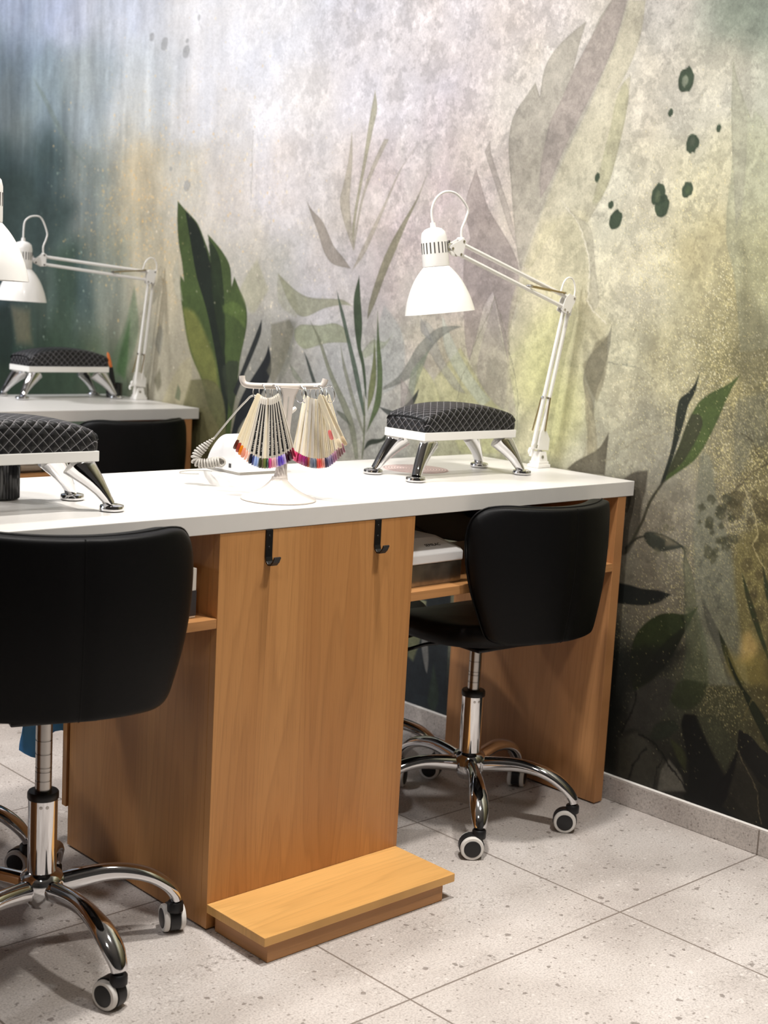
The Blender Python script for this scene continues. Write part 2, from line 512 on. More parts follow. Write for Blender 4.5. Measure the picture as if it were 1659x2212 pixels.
def gel(c):
    if c not in _tipcache:
        _tipcache[c] = plain('gel_polish_%02x%02x%02x' % c, c, 0.22, coat=0.3)
    return _tipcache[c]
CAMLOC = (-1.0015, -2.0553, 1.2255)
MURAL_POLYS = [
([(191,1963),(223,1928),(247,1882),(269,1845),(297,1808),(283,1868),(266,1921),(297,1905),(339,1879),(374,1848),(394,1810),(402,1751),(413,1772),(419,1786),(451,1751),(480,1718),(496,1678),(497,1619),(480,1530),(463,1441),(443,1358),(426,1311),(394,1394),(355,1482),(305,1595),(247,1694),(205,1780),(170,1853),(135,1956)],(156,150,134),0.75,2),
([(135,1956),(170,1853),(205,1780),(247,1694),(305,1595),(362,1470),(419,1323),(388,1324),(305,1435),(215,1435),(183,1486),(156,1535),(138,1606),(124,1676),(119,1730),(117,1781),(134,1769),(159,1744),(129,1790),(106,1842),(94,1889),(90,1951)],(180,173,142),0.65,2),
([(295,1808),(326,1743),(359,1689),(376,1621),(384,1552),(376,1494),(345,1539),(307,1618),(256,1706),(209,1785),(171,1864),(145,1957),(191,1963),(244,1887)],(156,142,136),0.6,2),
([(134,1769),(118,1741),(124,1676),(138,1606),(156,1535),(183,1486),(205,1480),(186,1580),(168,1657),(157,1722)],(150,150,105),0.35,3),
([(609,1574),(587,1533),(556,1472),(501,1412),(455,1358),(433,1311),(431,1233),(449,1160),(443,1051),(465,1110),(498,1200),(520,1254),(550,1210),(569,1135),(589,1065),(610,1114),(631,1256),(632,1362),(616,1393),(634,1442),(639,1503)],(146,132,126),0.62,2),
([(564,1649),(559,1616),(521,1543),(482,1471),(455,1406),(446,1370),(487,1435),(536,1532),(572,1598),(582,1620)],(158,148,138),0.6,2),
([(512,1236),(497,1182),(454,1074),(422,991),(408,931),(468,950),(521,983),(561,1042),(543,1136)],(150,138,134),0.35,2),
([(418,1311),(359,1435),(231,1452),(207,1390),(202,1299),(172,1220),(115,1189),(143,1142),(187,1070),(171,984),(249,852),(407,833),(407,962),(453,1111),(442,1215)],(192,184,142),0.5,20),
([(373,1164),(284,1221),(226,1160),(226,1090),(310,1001),(386,958),(425,1028)],(188,188,118),0.45,60),
([(315,1048),(192,1046),(183,954),(249,852),(311,844)],(178,182,104),0.45,60),
([(786,1051),(716,992),(673,905),(631,845),(759,831),(802,906)],(190,190,120),0.55,4),
([(722,1004),(627,1100),(521,983),(449,927),(407,833),(602,810),(684,930)],(186,186,122),0.5,4),
([(777,1168),(738,1144),(696,1070),(647,1023),(598,976),(643,985),(712,1043),(763,1104)],(150,150,142),0.5,2),
([(705,1184),(644,1099),(567,1016),(503,966),(535,944),(619,1012),(689,1096)],(176,186,172),0.5,2),
([(942,1200),(869,1137),(843,1047),(866,979),(922,948),(989,1037)],(160,166,164),0.5,6),
([(134,1956),(169,1850),(204,1778),(246,1693),(303,1594),(360,1469),(418,1322),(427,1322),(367,1470),(309,1595),(251,1694),(209,1780),(175,1853),(141,1957)],(206,200,172),0.6,2),
([(419,1317),(386,1306),(340,1319),(441,1202),(434,990),(455,809),(471,807),(447,995),(457,1202)],(196,190,150),0.35,3),
([(447,1087),(325,1160),(259,1199),(259,1194),(324,1153),(442,1078)],(206,204,150),0.5,2),
([(-167,1798),(-186,1746),(-209,1699),(-232,1658),(-235,1679),(-275,1636),(-318,1465),(-351,1161),(-257,1145),(-220,1321),(-195,1383),(-186,1466),(-190,1569),(-176,1671)],(150,156,128),0.45,2),
([(-167,1798),(-186,1746),(-208,1700),(-222,1638),(-227,1537),(-226,1465),(-215,1424),(-194,1548),(-176,1671)],(158,156,134),0.5,2),
([(-234,1383),(-248,1342),(-239,1259),(-239,1165),(-256,1092),(-291,1053),(-335,1088),(-321,1211),(-275,1260)],(92,88,62),0.6,25),
([(-74,1933),(-138,1911),(-192,1861),(-232,1817),(-279,1813),(-267,1922),(-86,1942)],(120,132,112),0.5,60),
([(302,1484),(253,1441),(227,1407),(206,1356),(194,1299),(197,1248),(175,1217),(160,1244),(177,1311),(191,1379),(207,1424),(254,1452)],(178,172,148),0.6,2),
([(115,1189),(129,1154),(169,1117),(189,1075),(191,1035),(172,990),(150,957),(148,1015),(129,1074),(116,1132)],(122,118,100),0.6,2),
([(182,1024),(165,961),(148,899),(139,841),(179,836),(164,909)],(140,132,104),0.4,2),
([(-66,1757),(-65,1748),(-61,1739),(-56,1732),(-47,1733),(-39,1732),(-32,1734),(-26,1741),(-24,1751),(-23,1760),(-25,1770),(-28,1779),(-35,1783),(-43,1785),(-50,1790),(-57,1783),(-62,1774),(-66,1767)],(46,64,42),0.93,2),
([(-15,1687),(-15,1683),(-13,1681),(-11,1679),(-9,1677),(-7,1678),(-5,1679),(-3,1681),(-2,1684),(-1,1687),(-3,1690),(-4,1693),(-6,1695),(-8,1697),(-10,1697),(-12,1695),(-14,1693),(-15,1690)],(46,64,42),0.93,2),
([(-152,1645),(-151,1642),(-150,1639),(-149,1636),(-146,1636),(-144,1636),(-142,1637),(-141,1640),(-140,1642),(-139,1645),(-140,1648),(-141,1651),(-143,1652),(-145,1655),(-147,1653),(-149,1653),(-151,1650),(-152,1648)],(46,64,42),0.93,2),
([(-96,1613),(-94,1605),(-88,1601),(-86,1592),(-79,1594),(-73,1590),(-68,1595),(-62,1599),(-61,1608),(-60,1615),(-62,1622),(-64,1629),(-69,1634),(-75,1635),(-81,1634),(-86,1632),(-90,1627),(-95,1621)],(46,64,42),0.93,2),
([(188,1544),(189,1540),(191,1537),(192,1533),(195,1532),(198,1532),(200,1534),(202,1536),(203,1540),(203,1544),(202,1548),(200,1551),(198,1553),(196,1555),(194,1555),(192,1553),(189,1552),(189,1548)],(46,64,42),0.93,2),
([(-12,1499),(-13,1490),(-10,1481),(-2,1477),(4,1474),(11,1477),(19,1475),(25,1481),(27,1491),(26,1500),(25,1509),(20,1515),(15,1521),(10,1527),(2,1524),(-5,1522),(-9,1516),(-12,1508)],(46,64,42),0.93,2),
([(-26,1472),(-24,1463),(-21,1454),(-15,1449),(-8,1446),(-1,1447),(6,1450),(10,1456),(14,1463),(15,1473),(12,1481),(9,1490),(4,1497),(-4,1496),(-10,1499),(-17,1497),(-21,1489),(-26,1482)],(46,64,42),0.93,2),
([(-90,1509),(-88,1502),(-86,1497),(-80,1495),(-76,1491),(-70,1491),(-65,1492),(-61,1497),(-60,1503),(-59,1509),(-60,1515),(-64,1520),(-66,1526),(-72,1527),(-77,1526),(-83,1526),(-86,1521),(-89,1515)],(46,64,42),0.93,2),
([(139,1477),(139,1473),(141,1471),(143,1468),(146,1466),(149,1468),(152,1467),(153,1471),(155,1473),(155,1477),(155,1480),(153,1483),(150,1484),(148,1487),(145,1486),(142,1486),(140,1482),(139,1480)],(46,64,42),0.93,2),
([(110,1441),(112,1433),(115,1426),(121,1421),(127,1419),(133,1418),(139,1418),(145,1424),(148,1432),(147,1441),(146,1449),(141,1455),(136,1460),(130,1464),(124,1466),(118,1459),(112,1457),(109,1449)],(46,64,42),0.93,2),
([(-51,1756),(-50,1752),(-48,1748),(-45,1746),(-43,1742),(-40,1743),(-36,1746),(-35,1750),(-33,1753),(-34,1757),(-34,1761),(-35,1765),(-38,1767),(-41,1769),(-44,1769),(-47,1767),(-49,1764),(-51,1760)],(170,175,150),0.6,2),
([(-85,1618),(-84,1614),(-82,1612),(-81,1608),(-77,1609),(-75,1607),(-72,1609),(-70,1611),(-70,1615),(-69,1618),(-70,1622),(-71,1625),(-73,1627),(-76,1628),(-78,1628),(-81,1627),(-83,1624),(-84,1622)],(92,100,80),0.5,2),
([(-83,1508),(-82,1505),(-82,1501),(-79,1500),(-76,1499),(-74,1499),(-71,1500),(-69,1502),(-68,1505),(-67,1508),(-68,1511),(-70,1514),(-72,1516),(-74,1518),(-77,1518),(-79,1516),(-82,1514),(-83,1511)],(80,100,60),0.6,2),
([(1,1494),(1,1490),(2,1485),(4,1482),(7,1480),(10,1480),(13,1482),(15,1485),(16,1490),(17,1494),(16,1499),(14,1504),(12,1507),(9,1509),(6,1508),(4,1506),(2,1502),(0,1499)],(110,120,84),0.4,2),
([(2089,2029),(2091,2022),(2095,2015),(2102,2011),(2108,2010),(2115,2011),(2121,2013),(2126,2018),(2127,2025),(2128,2033),(2123,2039),(2120,2046),(2114,2050),(2107,2052),(2101,2053),(2094,2051),(2089,2045),(2088,2037)],(150,150,150),0.6,2),
([(1958,1992),(1962,1986),(1966,1980),(1970,1974),(1978,1974),(1984,1974),(1990,1977),(1995,1982),(1997,1988),(1996,1996),(1994,2003),(1990,2009),(1984,2012),(1978,2015),(1971,2014),(1965,2013),(1961,2007),(1959,2000)],(150,150,150),0.6,2),
([(1966,2029),(1967,2026),(1969,2024),(1972,2023),(1974,2022),(1977,2022),(1979,2024),(1982,2025),(1982,2028),(1982,2030),(1981,2032),(1980,2035),(1977,2035),(1975,2036),(1972,2036),(1969,2036),(1968,2033),(1966,2031)],(150,150,150),0.6,2),
([(2171,2059),(2172,2055),(2176,2052),(2180,2048),(2185,2048),(2190,2048),(2195,2049),(2199,2052),(2199,2057),(2199,2062),(2199,2067),(2195,2071),(2191,2074),(2185,2074),(2180,2075),(2176,2072),(2173,2068),(2171,2064)],(150,150,150),0.6,2),
([(1902,2096),(1903,2093),(1905,2090),(1907,2088),(1910,2086),(1913,2087),(1915,2090),(1917,2091),(1918,2094),(1918,2098),(1916,2101),(1915,2104),(1912,2106),(1910,2107),(1907,2107),(1904,2105),(1903,2103),(1902,2099)],(150,150,150),0.6,2),
([(2039,1615),(2040,1612),(2041,1610),(2043,1608),(2047,1608),(2049,1608),(2052,1609),(2054,1610),(2055,1613),(2056,1615),(2054,1618),(2053,1620),(2050,1622),(2047,1623),(2044,1623),(2042,1621),(2040,1620),(2039,1617)],(150,150,150),0.6,2),
([(1929,1559),(1932,1552),(1935,1546),(1942,1542),(1948,1540),(1954,1539),(1960,1543),(1965,1546),(1966,1553),(1966,1559),(1963,1566),(1961,1572),(1953,1574),(1948,1577),(1942,1576),(1936,1577),(1932,1571),(1929,1566)],(150,150,150),0.6,2),
([(1029,1807),(1016,1755),(1030,1697),(1051,1607),(1073,1508),(1085,1435),(1088,1362),(1099,1409),(1089,1489),(1065,1607),(1047,1724)],(150,146,110),0.65,2),
([(1121,1701),(1112,1609),(1116,1509),(1105,1442),(1089,1355),(1122,1409),(1149,1462),(1160,1503),(1148,1543),(1130,1616)],(172,162,138),0.65,2),
([(1313,1498),(1283,1470),(1232,1436),(1179,1368),(1134,1334),(1095,1301),(1175,1312),(1220,1346),(1251,1401),(1288,1456)],(140,128,112),0.65,2),
([(979,1669),(959,1668),(1029,1560),(1063,1475),(1084,1355),(1091,1368),(1069,1489),(1031,1587)],(160,152,128),0.6,2),
([(823,1663),(896,1590),(955,1488),(1034,1350),(1091,1295),(1045,1370),(965,1488),(905,1584)],(164,154,132),0.6,2),
([(793,1574),(824,1506),(865,1436),(906,1358),(948,1279),(982,1205),(1011,1157),(1005,1211),(953,1338),(884,1436),(833,1499)],(122,118,86),0.72,2),
([(1439,1279),(1367,1238),(1287,1211),(1189,1210),(1125,1209),(1080,1192),(1124,1194),(1208,1180),(1272,1157),(1327,1153),(1388,1202)],(142,144,108),0.65,2),
([(1347,1107),(1314,1126),(1226,1128),(1162,1138),(1108,1124),(1082,1084),(1179,1078),(1254,1060),(1298,1053),(1339,1076)],(140,148,108),0.65,2),
([(1030,1057),(984,1099),(931,1096),(896,1124),(930,1083),(967,1065),(1014,1042)],(140,150,116),0.5,2),
([(1440,1274),(1371,1242),(1334,1182),(1337,1147),(1387,1162),(1434,1198)],(150,150,120),0.4,6),
([(1386,1138),(1336,1134),(1347,1050),(1375,979),(1411,938),(1422,1011),(1393,1082)],(96,98,84),0.5,10),
([(1154,1235),(1136,1203),(1112,1158),(1082,1090),(1049,1020),(1024,956),(998,876),(1008,875),(1035,935),(1060,996),(1094,1080),(1127,1157),(1143,1199)],(70,88,70),0.85,2),
([(1272,1140),(1220,1089),(1182,1027),(1150,982),(1116,941),(1072,889),(1036,819),(1020,744),(1035,742),(1061,816),(1096,876),(1147,946),(1183,1000),(1225,1075)],(120,124,98),0.75,2),
([(1126,1078),(1102,1023),(1066,952),(1031,883),(999,823),(1006,822),(1041,875),(1075,938),(1108,1006)],(112,116,90),0.6,2),
([(1294,1043),(1274,1021),(1250,985),(1231,954),(1247,953),(1266,987)],(58,66,60),0.9,2),
([(1363,1004),(1331,982),(1296,954),(1306,946),(1341,964)],(110,116,96),0.6,2),
([(1057,1281),(1051,1245),(1045,1207),(1037,1168),(1032,1123),(1034,1077),(1018,1038),(1004,981),(998,925),(1005,938),(1017,989),(1030,1031),(1048,1069),(1065,1127),(1075,1192),(1073,1232)],(52,70,44),0.9,2),
([(969,1181),(960,1126),(948,1069),(936,1018),(932,954),(938,908),(961,870),(990,827),(976,871),(961,922),(955,984),(964,1075)],(72,92,48),0.85,2),
([(978,1109),(970,1068),(963,1023),(961,981),(969,934),(990,890),(991,949),(980,1022),(977,1074)],(104,112,62),0.85,2),
([(1012,947),(1003,908),(997,843),(998,776),(1002,746),(1006,746),(1003,809),(1007,875)],(96,104,70),0.8,2),
([(1132,879),(1091,870),(1058,837),(1068,842),(1110,861)],(80,88,70),0.6,2),
([(626,1155),(656,1156),(712,1149),(754,1125),(796,1092),(825,1052),(867,1001),(926,967),(927,957),(865,979),(812,1005),(778,1039),(746,1082),(709,1118),(664,1143)],(118,120,110),0.72,2),
([(747,1088),(780,1055),(813,1021),(823,973),(837,914),(807,942),(788,991),(765,1040)],(130,142,116),0.6,2),
([(780,973),(785,951),(805,917),(836,905),(859,902),(815,935)],(56,62,56),0.9,2),
([(941,907),(897,902),(856,898),(895,885)],(70,76,72),0.85,2),
([(998,772),(992,787),(983,801),(961,810),(923,816),(903,838),(906,813),(941,799),(972,791)],(46,54,42),0.93,2),
([(789,1173),(765,1149),(730,1102),(762,1119),(786,1136)],(130,130,128),0.55,2),
([(857,999),(818,967),(791,918),(850,903)],(140,128,124),0.5,2),
([(1999,1507),(1954,1478),(1884,1436),(1841,1383),(1808,1334),(1792,1293),(1802,1346),(1820,1397),(1762,1361),(1715,1324),(1688,1288),(1678,1228),(1665,1262),(1634,1222),(1600,1179),(1588,1120),(1602,1053),(1619,992),(1629,900),(1649,807),(1661,660),(1693,656),(1719,761),(1782,825),(1827,915),(1885,985),(1919,1049),(1943,1118),(1968,1203),(1969,1258),(1947,1239),(1964,1305),(1986,1367),(1998,1436)],(62,80,36),0.96,2),
([(1953,1473),(1884,1429),(1833,1360),(1790,1285),(1746,1204),(1715,1107),(1704,1031),(1692,956),(1673,843),(1680,750),(1706,863),(1761,1028),(1815,1155),(1873,1253),(1913,1360)],(26,34,26),0.95,2),
([(1815,1383),(1768,1346),(1739,1294),(1715,1182),(1703,1069),(1703,986),(1745,1082),(1780,1195),(1797,1293)],(36,48,28),0.9,2),
([(1949,1149),(1880,1137),(1809,1063),(1752,982),(1727,892),(1785,879),(1856,952),(1915,1042)],(128,128,58),0.75,12),
([(1725,1167),(1662,1184),(1596,1157),(1595,1098),(1659,1132),(1717,1144)],(92,114,50),0.6,4),
([(1894,909),(1788,918),(1721,893),(1683,804),(1681,657),(1851,636),(1898,735),(1930,811)],(104,100,62),0.8,4),
([(1712,955),(1682,987),(1625,991),(1632,900),(1652,822),(1688,880)],(48,56,40),0.8,4),
([(1512,1132),(1514,1087),(1550,1019),(1595,945),(1631,877),(1647,891),(1599,978),(1555,1055)],(34,38,38),0.95,2),
([(1471,1053),(1455,1003),(1457,959),(1491,905),(1536,848),(1611,773),(1649,661),(1674,658),(1627,825),(1582,904),(1525,969),(1486,1016)],(28,32,36),0.96,2),
([(1463,1119),(1372,1138),(1347,1111),(1386,1008),(1439,931),(1477,972),(1457,1018)],(120,116,94),0.6,5),
([(1634,1222),(1594,1275),(1548,1320),(1483,1227),(1549,1152),(1586,1158)],(168,164,128),0.5,8),
([(1986,1320),(1975,1250),(1950,1173),(1992,1187),(2017,1265)],(170,166,146),0.6,4),
([(2070,798),(1978,935),(1899,988),(1882,926),(1930,819),(1998,773)],(170,160,120),0.5,8),
([(2253,1210),(2307,1076),(2365,990),(2409,928),(2359,872),(2270,946),(2216,1065)],(90,112,80),0.55,10),
([(2118,1021),(2086,1088),(2063,1057),(2080,975)],(120,120,110),0.5,6),
([(2078,935),(2066,879),(2088,853),(2112,892)],(100,96,72),0.6,6),
([(1965,888),(1947,865),(1952,833),(1980,839)],(92,104,74),0.7,4),
([(3455,1626),(3142,1636),(2993,1597),(2884,1533),(2729,1548),(2660,1505),(2740,1403),(2876,1314),(3132,1292),(3449,1353)],(54,68,64),0.75,70),
([(2823,1315),(2670,1334),(2648,1189),(2676,1057),(2589,976),(2683,793),(2857,760),(2882,957),(2800,1140)],(54,72,54),0.6,45),
([(3362,1099),(3165,1116),(3124,1016),(3159,884),(3233,726),(3436,708)],(40,52,46),0.75,30),
([(3146,1108),(2995,1096),(2973,970),(3104,962)],(150,132,98),0.5,25),
([(3357,870),(2686,881),(2268,896),(2261,746),(3352,638)],(56,72,54),0.6,40),
([(3005,1990),(2896,1905),(2754,1762),(2668,1699),(2575,1638),(2633,1664),(2770,1745),(2913,1889)],(110,122,116),0.6,6),
([(2361,906),(2319,1009),(2277,1094),(2280,995),(2298,877)],(60,92,48),0.7,12),
([(-175,906),(-172,773),(-175,698),(-189,607),(-203,515),(-254,360),(-362,387),(-309,574),(-285,680),(-236,782),(-207,888)],(104,106,88),0.65,6),
([(-263,1039),(-256,984),(-270,860),(-293,877),(-311,937),(-351,934),(-337,1063)],(96,96,78),0.5,10),
([(-284,687),(-308,738),(-370,766),(-410,398),(-362,387),(-325,503),(-297,608)],(104,94,48),0.65,15),
([(223,815),(194,839),(147,865),(119,887),(99,923),(100,870),(101,815),(182,811)],(84,78,62),0.85,2),
([(166,914),(175,952),(189,1045),(160,1001),(149,963),(137,917),(130,871),(161,859)],(140,130,98),0.5,2),
([(198,1084),(175,1109),(159,1141),(126,1158),(120,1097),(129,1035),(144,994),(178,1038)],(120,112,84),0.55,5),
([(41,814),(12,834),(-29,843),(-26,790),(-17,750),(-17,692),(11,632),(44,623),(23,752)],(70,64,52),0.8,4),
([(-152,1090),(-142,1064),(-126,1042),(-106,1027),(-99,1009),(-96,968),(-94,927),(-86,881),(-68,817),(-82,828),(-102,898),(-121,974),(-129,1012),(-144,1043)],(30,36,26),0.95,2),
([(-262,1093),(-231,1068),(-191,1047),(-159,1022),(-140,991),(-126,956),(-113,914),(-99,879),(-85,839),(-81,823),(-123,855),(-157,882),(-180,914),(-197,949),(-212,983),(-228,1025),(-244,1062)],(64,82,34),0.95,2),
([(-140,991),(-162,993),(-173,969),(-152,918),(-122,870),(-85,839),(-99,879),(-113,914),(-126,956)],(56,58,36),0.9,3),
([(-75,824),(-82,825),(-47,769),(-29,719),(-9,677),(15,632),(22,631),(-3,681),(-22,720),(-39,770)],(58,56,40),0.9,2),
([(-33,683),(-36,691),(-51,696),(-81,696),(-114,689),(-147,677),(-160,670),(-158,658),(-145,672),(-121,664),(-81,652),(-55,660),(-40,670)],(52,56,46),0.95,2),
([(-63,693),(-81,695),(-114,687),(-135,677),(-97,668),(-96,682)],(126,116,90),0.7,4),
([(22,644),(9,658),(-13,676),(-36,685),(-37,681),(-16,672),(4,655),(19,637)],(40,40,30),0.9,2),
([(37,553),(-6,554),(-40,552),(-86,557),(-125,554),(-104,537),(-85,525),(-44,511),(32,502)],(22,26,24),0.96,2),
([(-206,543),(-176,516),(-141,511),(-105,502),(-71,480),(-37,441),(-24,399),(-22,358),(-30,320),(-42,295),(-73,316),(-102,350),(-131,384),(-158,436),(-183,492)],(34,44,18),0.95,2),
([(-160,506),(-175,486),(-125,441),(-93,395),(-62,336),(-41,303),(-86,326),(-131,384),(-158,436),(-187,496)],(22,26,14),0.8,5),
([(-151,672),(-162,651),(-185,606),(-200,545),(-196,536),(-172,516),(-162,590)],(92,94,70),0.75,2),
([(-170,531),(-201,537),(-241,447),(-254,360),(-181,342),(-180,434)],(74,82,56),0.6,6),
([(-212,562),(-241,530),(-269,491),(-298,441),(-338,381),(-309,374),(-271,447),(-235,499)],(66,66,56),0.7,4),
([(-314,644),(-334,608),(-357,565),(-376,525),(-402,472),(-409,448),(-384,487),(-354,539),(-330,592)],(38,46,22),0.9,2),
([(-362,693),(-374,652),(-396,605),(-399,574),(-379,609)],(40,48,26),0.9,2),
([(-266,498),(-296,459),(-326,414),(-354,385),(-330,379),(-300,419),(-281,456)],(30,36,18),0.9,2),
([(-334,494),(-349,508),(-373,477),(-364,445),(-341,432),(-328,437)],(178,146,78),0.75,14),
([(-291,459),(-331,445),(-394,471),(-410,398),(-346,383),(-301,405)],(124,108,46),0.6,16),
([(-253,709),(-250,703),(-246,701),(-242,699),(-235,698),(-237,706),(-235,712),(-241,712),(-245,715),(-249,713)],(58,58,38),0.6,3),
([(-248,772),(-243,768),(-240,765),(-236,762),(-228,762),(-228,769),(-231,774),(-234,778),(-239,782),(-244,777)],(58,58,38),0.6,3),
([(-295,721),(-297,710),(-288,705),(-280,707),(-278,714),(-266,716),(-272,725),(-279,727),(-284,727),(-292,728)],(58,58,38),0.6,3),
([(-223,740),(-228,731),(-220,727),(-213,731),(-206,730),(-203,737),(-206,744),(-209,752),(-216,745),(-224,748)],(58,58,38),0.6,3),
([(-267,706),(-272,696),(-262,696),(-256,688),(-254,699),(-245,702),(-250,709),(-254,715),(-261,719),(-265,711)],(58,58,38),0.6,3),
([(-261,708),(-261,702),(-257,697),(-251,699),(-245,698),(-239,704),(-247,710),(-248,718),(-255,716),(-263,717)],(58,58,38),0.6,3),
([(-283,708),(-283,700),(-277,693),(-270,701),(-264,699),(-262,705),(-259,713),(-266,719),(-273,716),(-280,715)],(58,58,38),0.6,3),
([(-244,676),(-249,670),(-245,665),(-238,663),(-234,668),(-227,673),(-231,680),(-236,687),(-244,691),(-248,683)],(58,58,38),0.6,3),
([(-257,742),(-256,737),(-252,735),(-248,733),(-244,735),(-241,740),(-243,745),(-246,749),(-251,751),(-253,745)],(58,58,38),0.6,3),
([(-275,765),(-276,761),(-272,760),(-269,758),(-265,759),(-264,763),(-266,766),(-267,771),(-271,769),(-274,769)],(58,58,38),0.6,3),
([(-226,746),(-227,739),(-223,729),(-214,732),(-211,739),(-203,743),(-204,751),(-211,758),(-219,759),(-226,754)],(58,58,38),0.6,3),
([(-278,693),(-276,690),(-274,686),(-270,683),(-266,686),(-262,690),(-266,695),(-268,701),(-273,701),(-277,698)],(58,58,38),0.6,3),
([(-265,692),(-262,689),(-262,684),(-258,685),(-255,687),(-255,690),(-256,693),(-257,696),(-260,697),(-262,694)],(58,58,38),0.6,3),
([(-205,777),(-198,770),(-192,769),(-187,761),(-185,770),(-180,773),(-180,780),(-187,782),(-192,783),(-196,781)],(58,58,38),0.6,3),
([(-215,736),(-214,733),(-213,730),(-210,731),(-207,731),(-204,734),(-207,737),(-208,742),(-211,740),(-214,738)],(58,58,38),0.6,3),
([(-232,721),(-229,718),(-227,715),(-224,716),(-220,716),(-218,719),(-219,724),(-223,725),(-226,730),(-231,726)],(58,58,38),0.6,3),
([(-196,742),(-193,739),(-192,736),(-189,736),(-185,735),(-185,740),(-186,743),(-187,748),(-191,746),(-194,745)],(58,58,38),0.6,3),
([(-270,807),(-276,795),(-264,794),(-255,784),(-250,796),(-245,803),(-245,814),(-254,818),(-262,820),(-268,814)],(58,58,38),0.6,3),
([(-230,799),(-223,791),(-219,785),(-214,795),(-209,791),(-204,795),(-203,803),(-208,810),(-217,810),(-223,806)],(58,58,38),0.6,3),
([(-240,676),(-230,665),(-224,658),(-215,659),(-208,662),(-209,671),(-207,679),(-209,693),(-221,690),(-229,684)],(58,58,38),0.6,3),
([(-290,804),(-286,794),(-281,785),(-271,785),(-267,793),(-261,799),(-260,810),(-269,813),(-276,812),(-281,808)],(58,58,38),0.6,3),
([(-196,782),(-195,779),(-195,774),(-191,775),(-188,778),(-185,781),(-188,784),(-189,787),(-193,787),(-197,787)],(58,58,38),0.6,3),
([(-256,772),(-257,762),(-250,756),(-241,755),(-234,760),(-230,768),(-230,778),(-235,789),(-247,786),(-258,785)],(58,58,38),0.6,3),
([(-285,766),(-282,760),(-279,753),(-272,753),(-265,755),(-266,763),(-261,772),(-267,780),(-276,774),(-282,772)],(58,58,38),0.6,3),
([(-241,665),(-245,657),(-238,651),(-229,647),(-226,656),(-218,661),(-225,668),(-229,672),(-235,676),(-242,673)],(58,58,38),0.6,3),
([(-260,787),(-257,778),(-249,777),(-244,776),(-239,778),(-231,783),(-238,789),(-243,791),(-248,796),(-254,794)],(58,58,38),0.6,3),
([(-169,670),(-167,662),(-162,655),(-154,659),(-148,660),(-147,667),(-149,672),(-152,677),(-158,679),(-165,677)],(110,106,80),0.6,3),
([(-164,638),(-166,632),(-160,629),(-155,623),(-149,628),(-148,635),(-151,640),(-153,646),(-159,647),(-162,642)],(110,106,80),0.6,3),
([(-105,647),(-108,642),(-104,639),(-99,639),(-97,642),(-96,646),(-93,651),(-98,653),(-102,654),(-103,649)],(110,106,80),0.6,3),
([(-121,616),(-123,612),(-119,611),(-116,609),(-113,611),(-110,614),(-112,618),(-114,622),(-118,621),(-123,620)],(110,106,80),0.6,3),
([(-85,653),(-85,645),(-79,642),(-73,643),(-66,642),(-67,650),(-66,655),(-70,662),(-76,659),(-82,658)],(110,106,80),0.6,3),
([(-106,715),(-101,711),(-99,706),(-93,702),(-88,706),(-88,713),(-87,719),(-93,721),(-98,723),(-102,720)],(110,106,80),0.6,3),
([(-118,715),(-119,710),(-115,708),(-112,710),(-106,708),(-109,713),(-109,716),(-110,719),(-113,718),(-115,716)],(110,106,80),0.6,3),
([(-162,612),(-160,607),(-158,602),(-152,601),(-149,605),(-147,609),(-149,613),(-151,618),(-156,620),(-161,617)],(110,106,80),0.6,3),
([(-94,604),(-94,601),(-92,598),(-89,598),(-87,600),(-85,603),(-85,606),(-87,610),(-90,608),(-95,609)],(110,106,80),0.6,3),
([(-227,556),(-227,551),(-224,548),(-220,548),(-219,552),(-216,553),(-217,557),(-218,562),(-222,560),(-224,557)],(70,72,60),0.45,3),
([(-228,588),(-231,582),(-225,581),(-221,580),(-218,582),(-215,585),(-213,592),(-218,596),(-224,596),(-228,593)],(70,72,60),0.45,3),
([(-213,600),(-212,593),(-207,589),(-202,588),(-195,589),(-195,596),(-193,604),(-199,607),(-205,606),(-210,605)],(70,72,60),0.45,3),
([(-209,652),(-208,648),(-206,645),(-201,643),(-197,645),(-196,650),(-198,654),(-201,656),(-205,659),(-208,656)],(70,72,60),0.45,3),
([(-210,642),(-207,638),(-206,632),(-201,636),(-194,632),(-196,639),(-197,643),(-199,647),(-203,648),(-204,643)],(70,72,60),0.45,3),
([(-263,628),(-262,625),(-259,626),(-257,622),(-257,625),(-253,626),(-253,630),(-257,630),(-259,630),(-260,629)],(70,72,60),0.45,3),
([(-270,553),(-271,548),(-267,545),(-263,546),(-258,546),(-257,551),(-257,556),(-260,561),(-266,562),(-270,559)],(70,72,60),0.45,3),
([(-263,627),(-262,625),(-262,621),(-258,623),(-256,623),(-256,626),(-256,629),(-257,632),(-260,631),(-262,630)],(70,72,60),0.45,3),
([(-264,571),(-264,565),(-260,560),(-254,562),(-249,562),(-249,568),(-245,575),(-253,577),(-257,573),(-263,577)],(70,72,60),0.45,3),
([(-263,616),(-265,610),(-257,611),(-254,608),(-249,608),(-248,614),(-250,618),(-254,619),(-256,619),(-260,619)],(70,72,60),0.45,3),
([(-231,608),(-231,603),(-227,601),(-223,599),(-217,599),(-219,606),(-215,612),(-220,619),(-227,618),(-232,614)],(70,72,60),0.45,3),
([(-252,598),(-247,592),(-243,591),(-239,584),(-235,589),(-233,594),(-235,599),(-239,601),(-243,608),(-248,603)],(70,72,60),0.45,3),
([(-373,796),(-377,776),(-353,782),(-346,776),(-338,781),(-318,788),(-330,804),(-336,822),(-354,825),(-367,812)],(62,54,28),0.5,3),
([(-379,736),(-377,727),(-371,720),(-362,719),(-353,721),(-348,731),(-351,742),(-356,754),(-366,744),(-374,744)],(62,54,28),0.5,3),
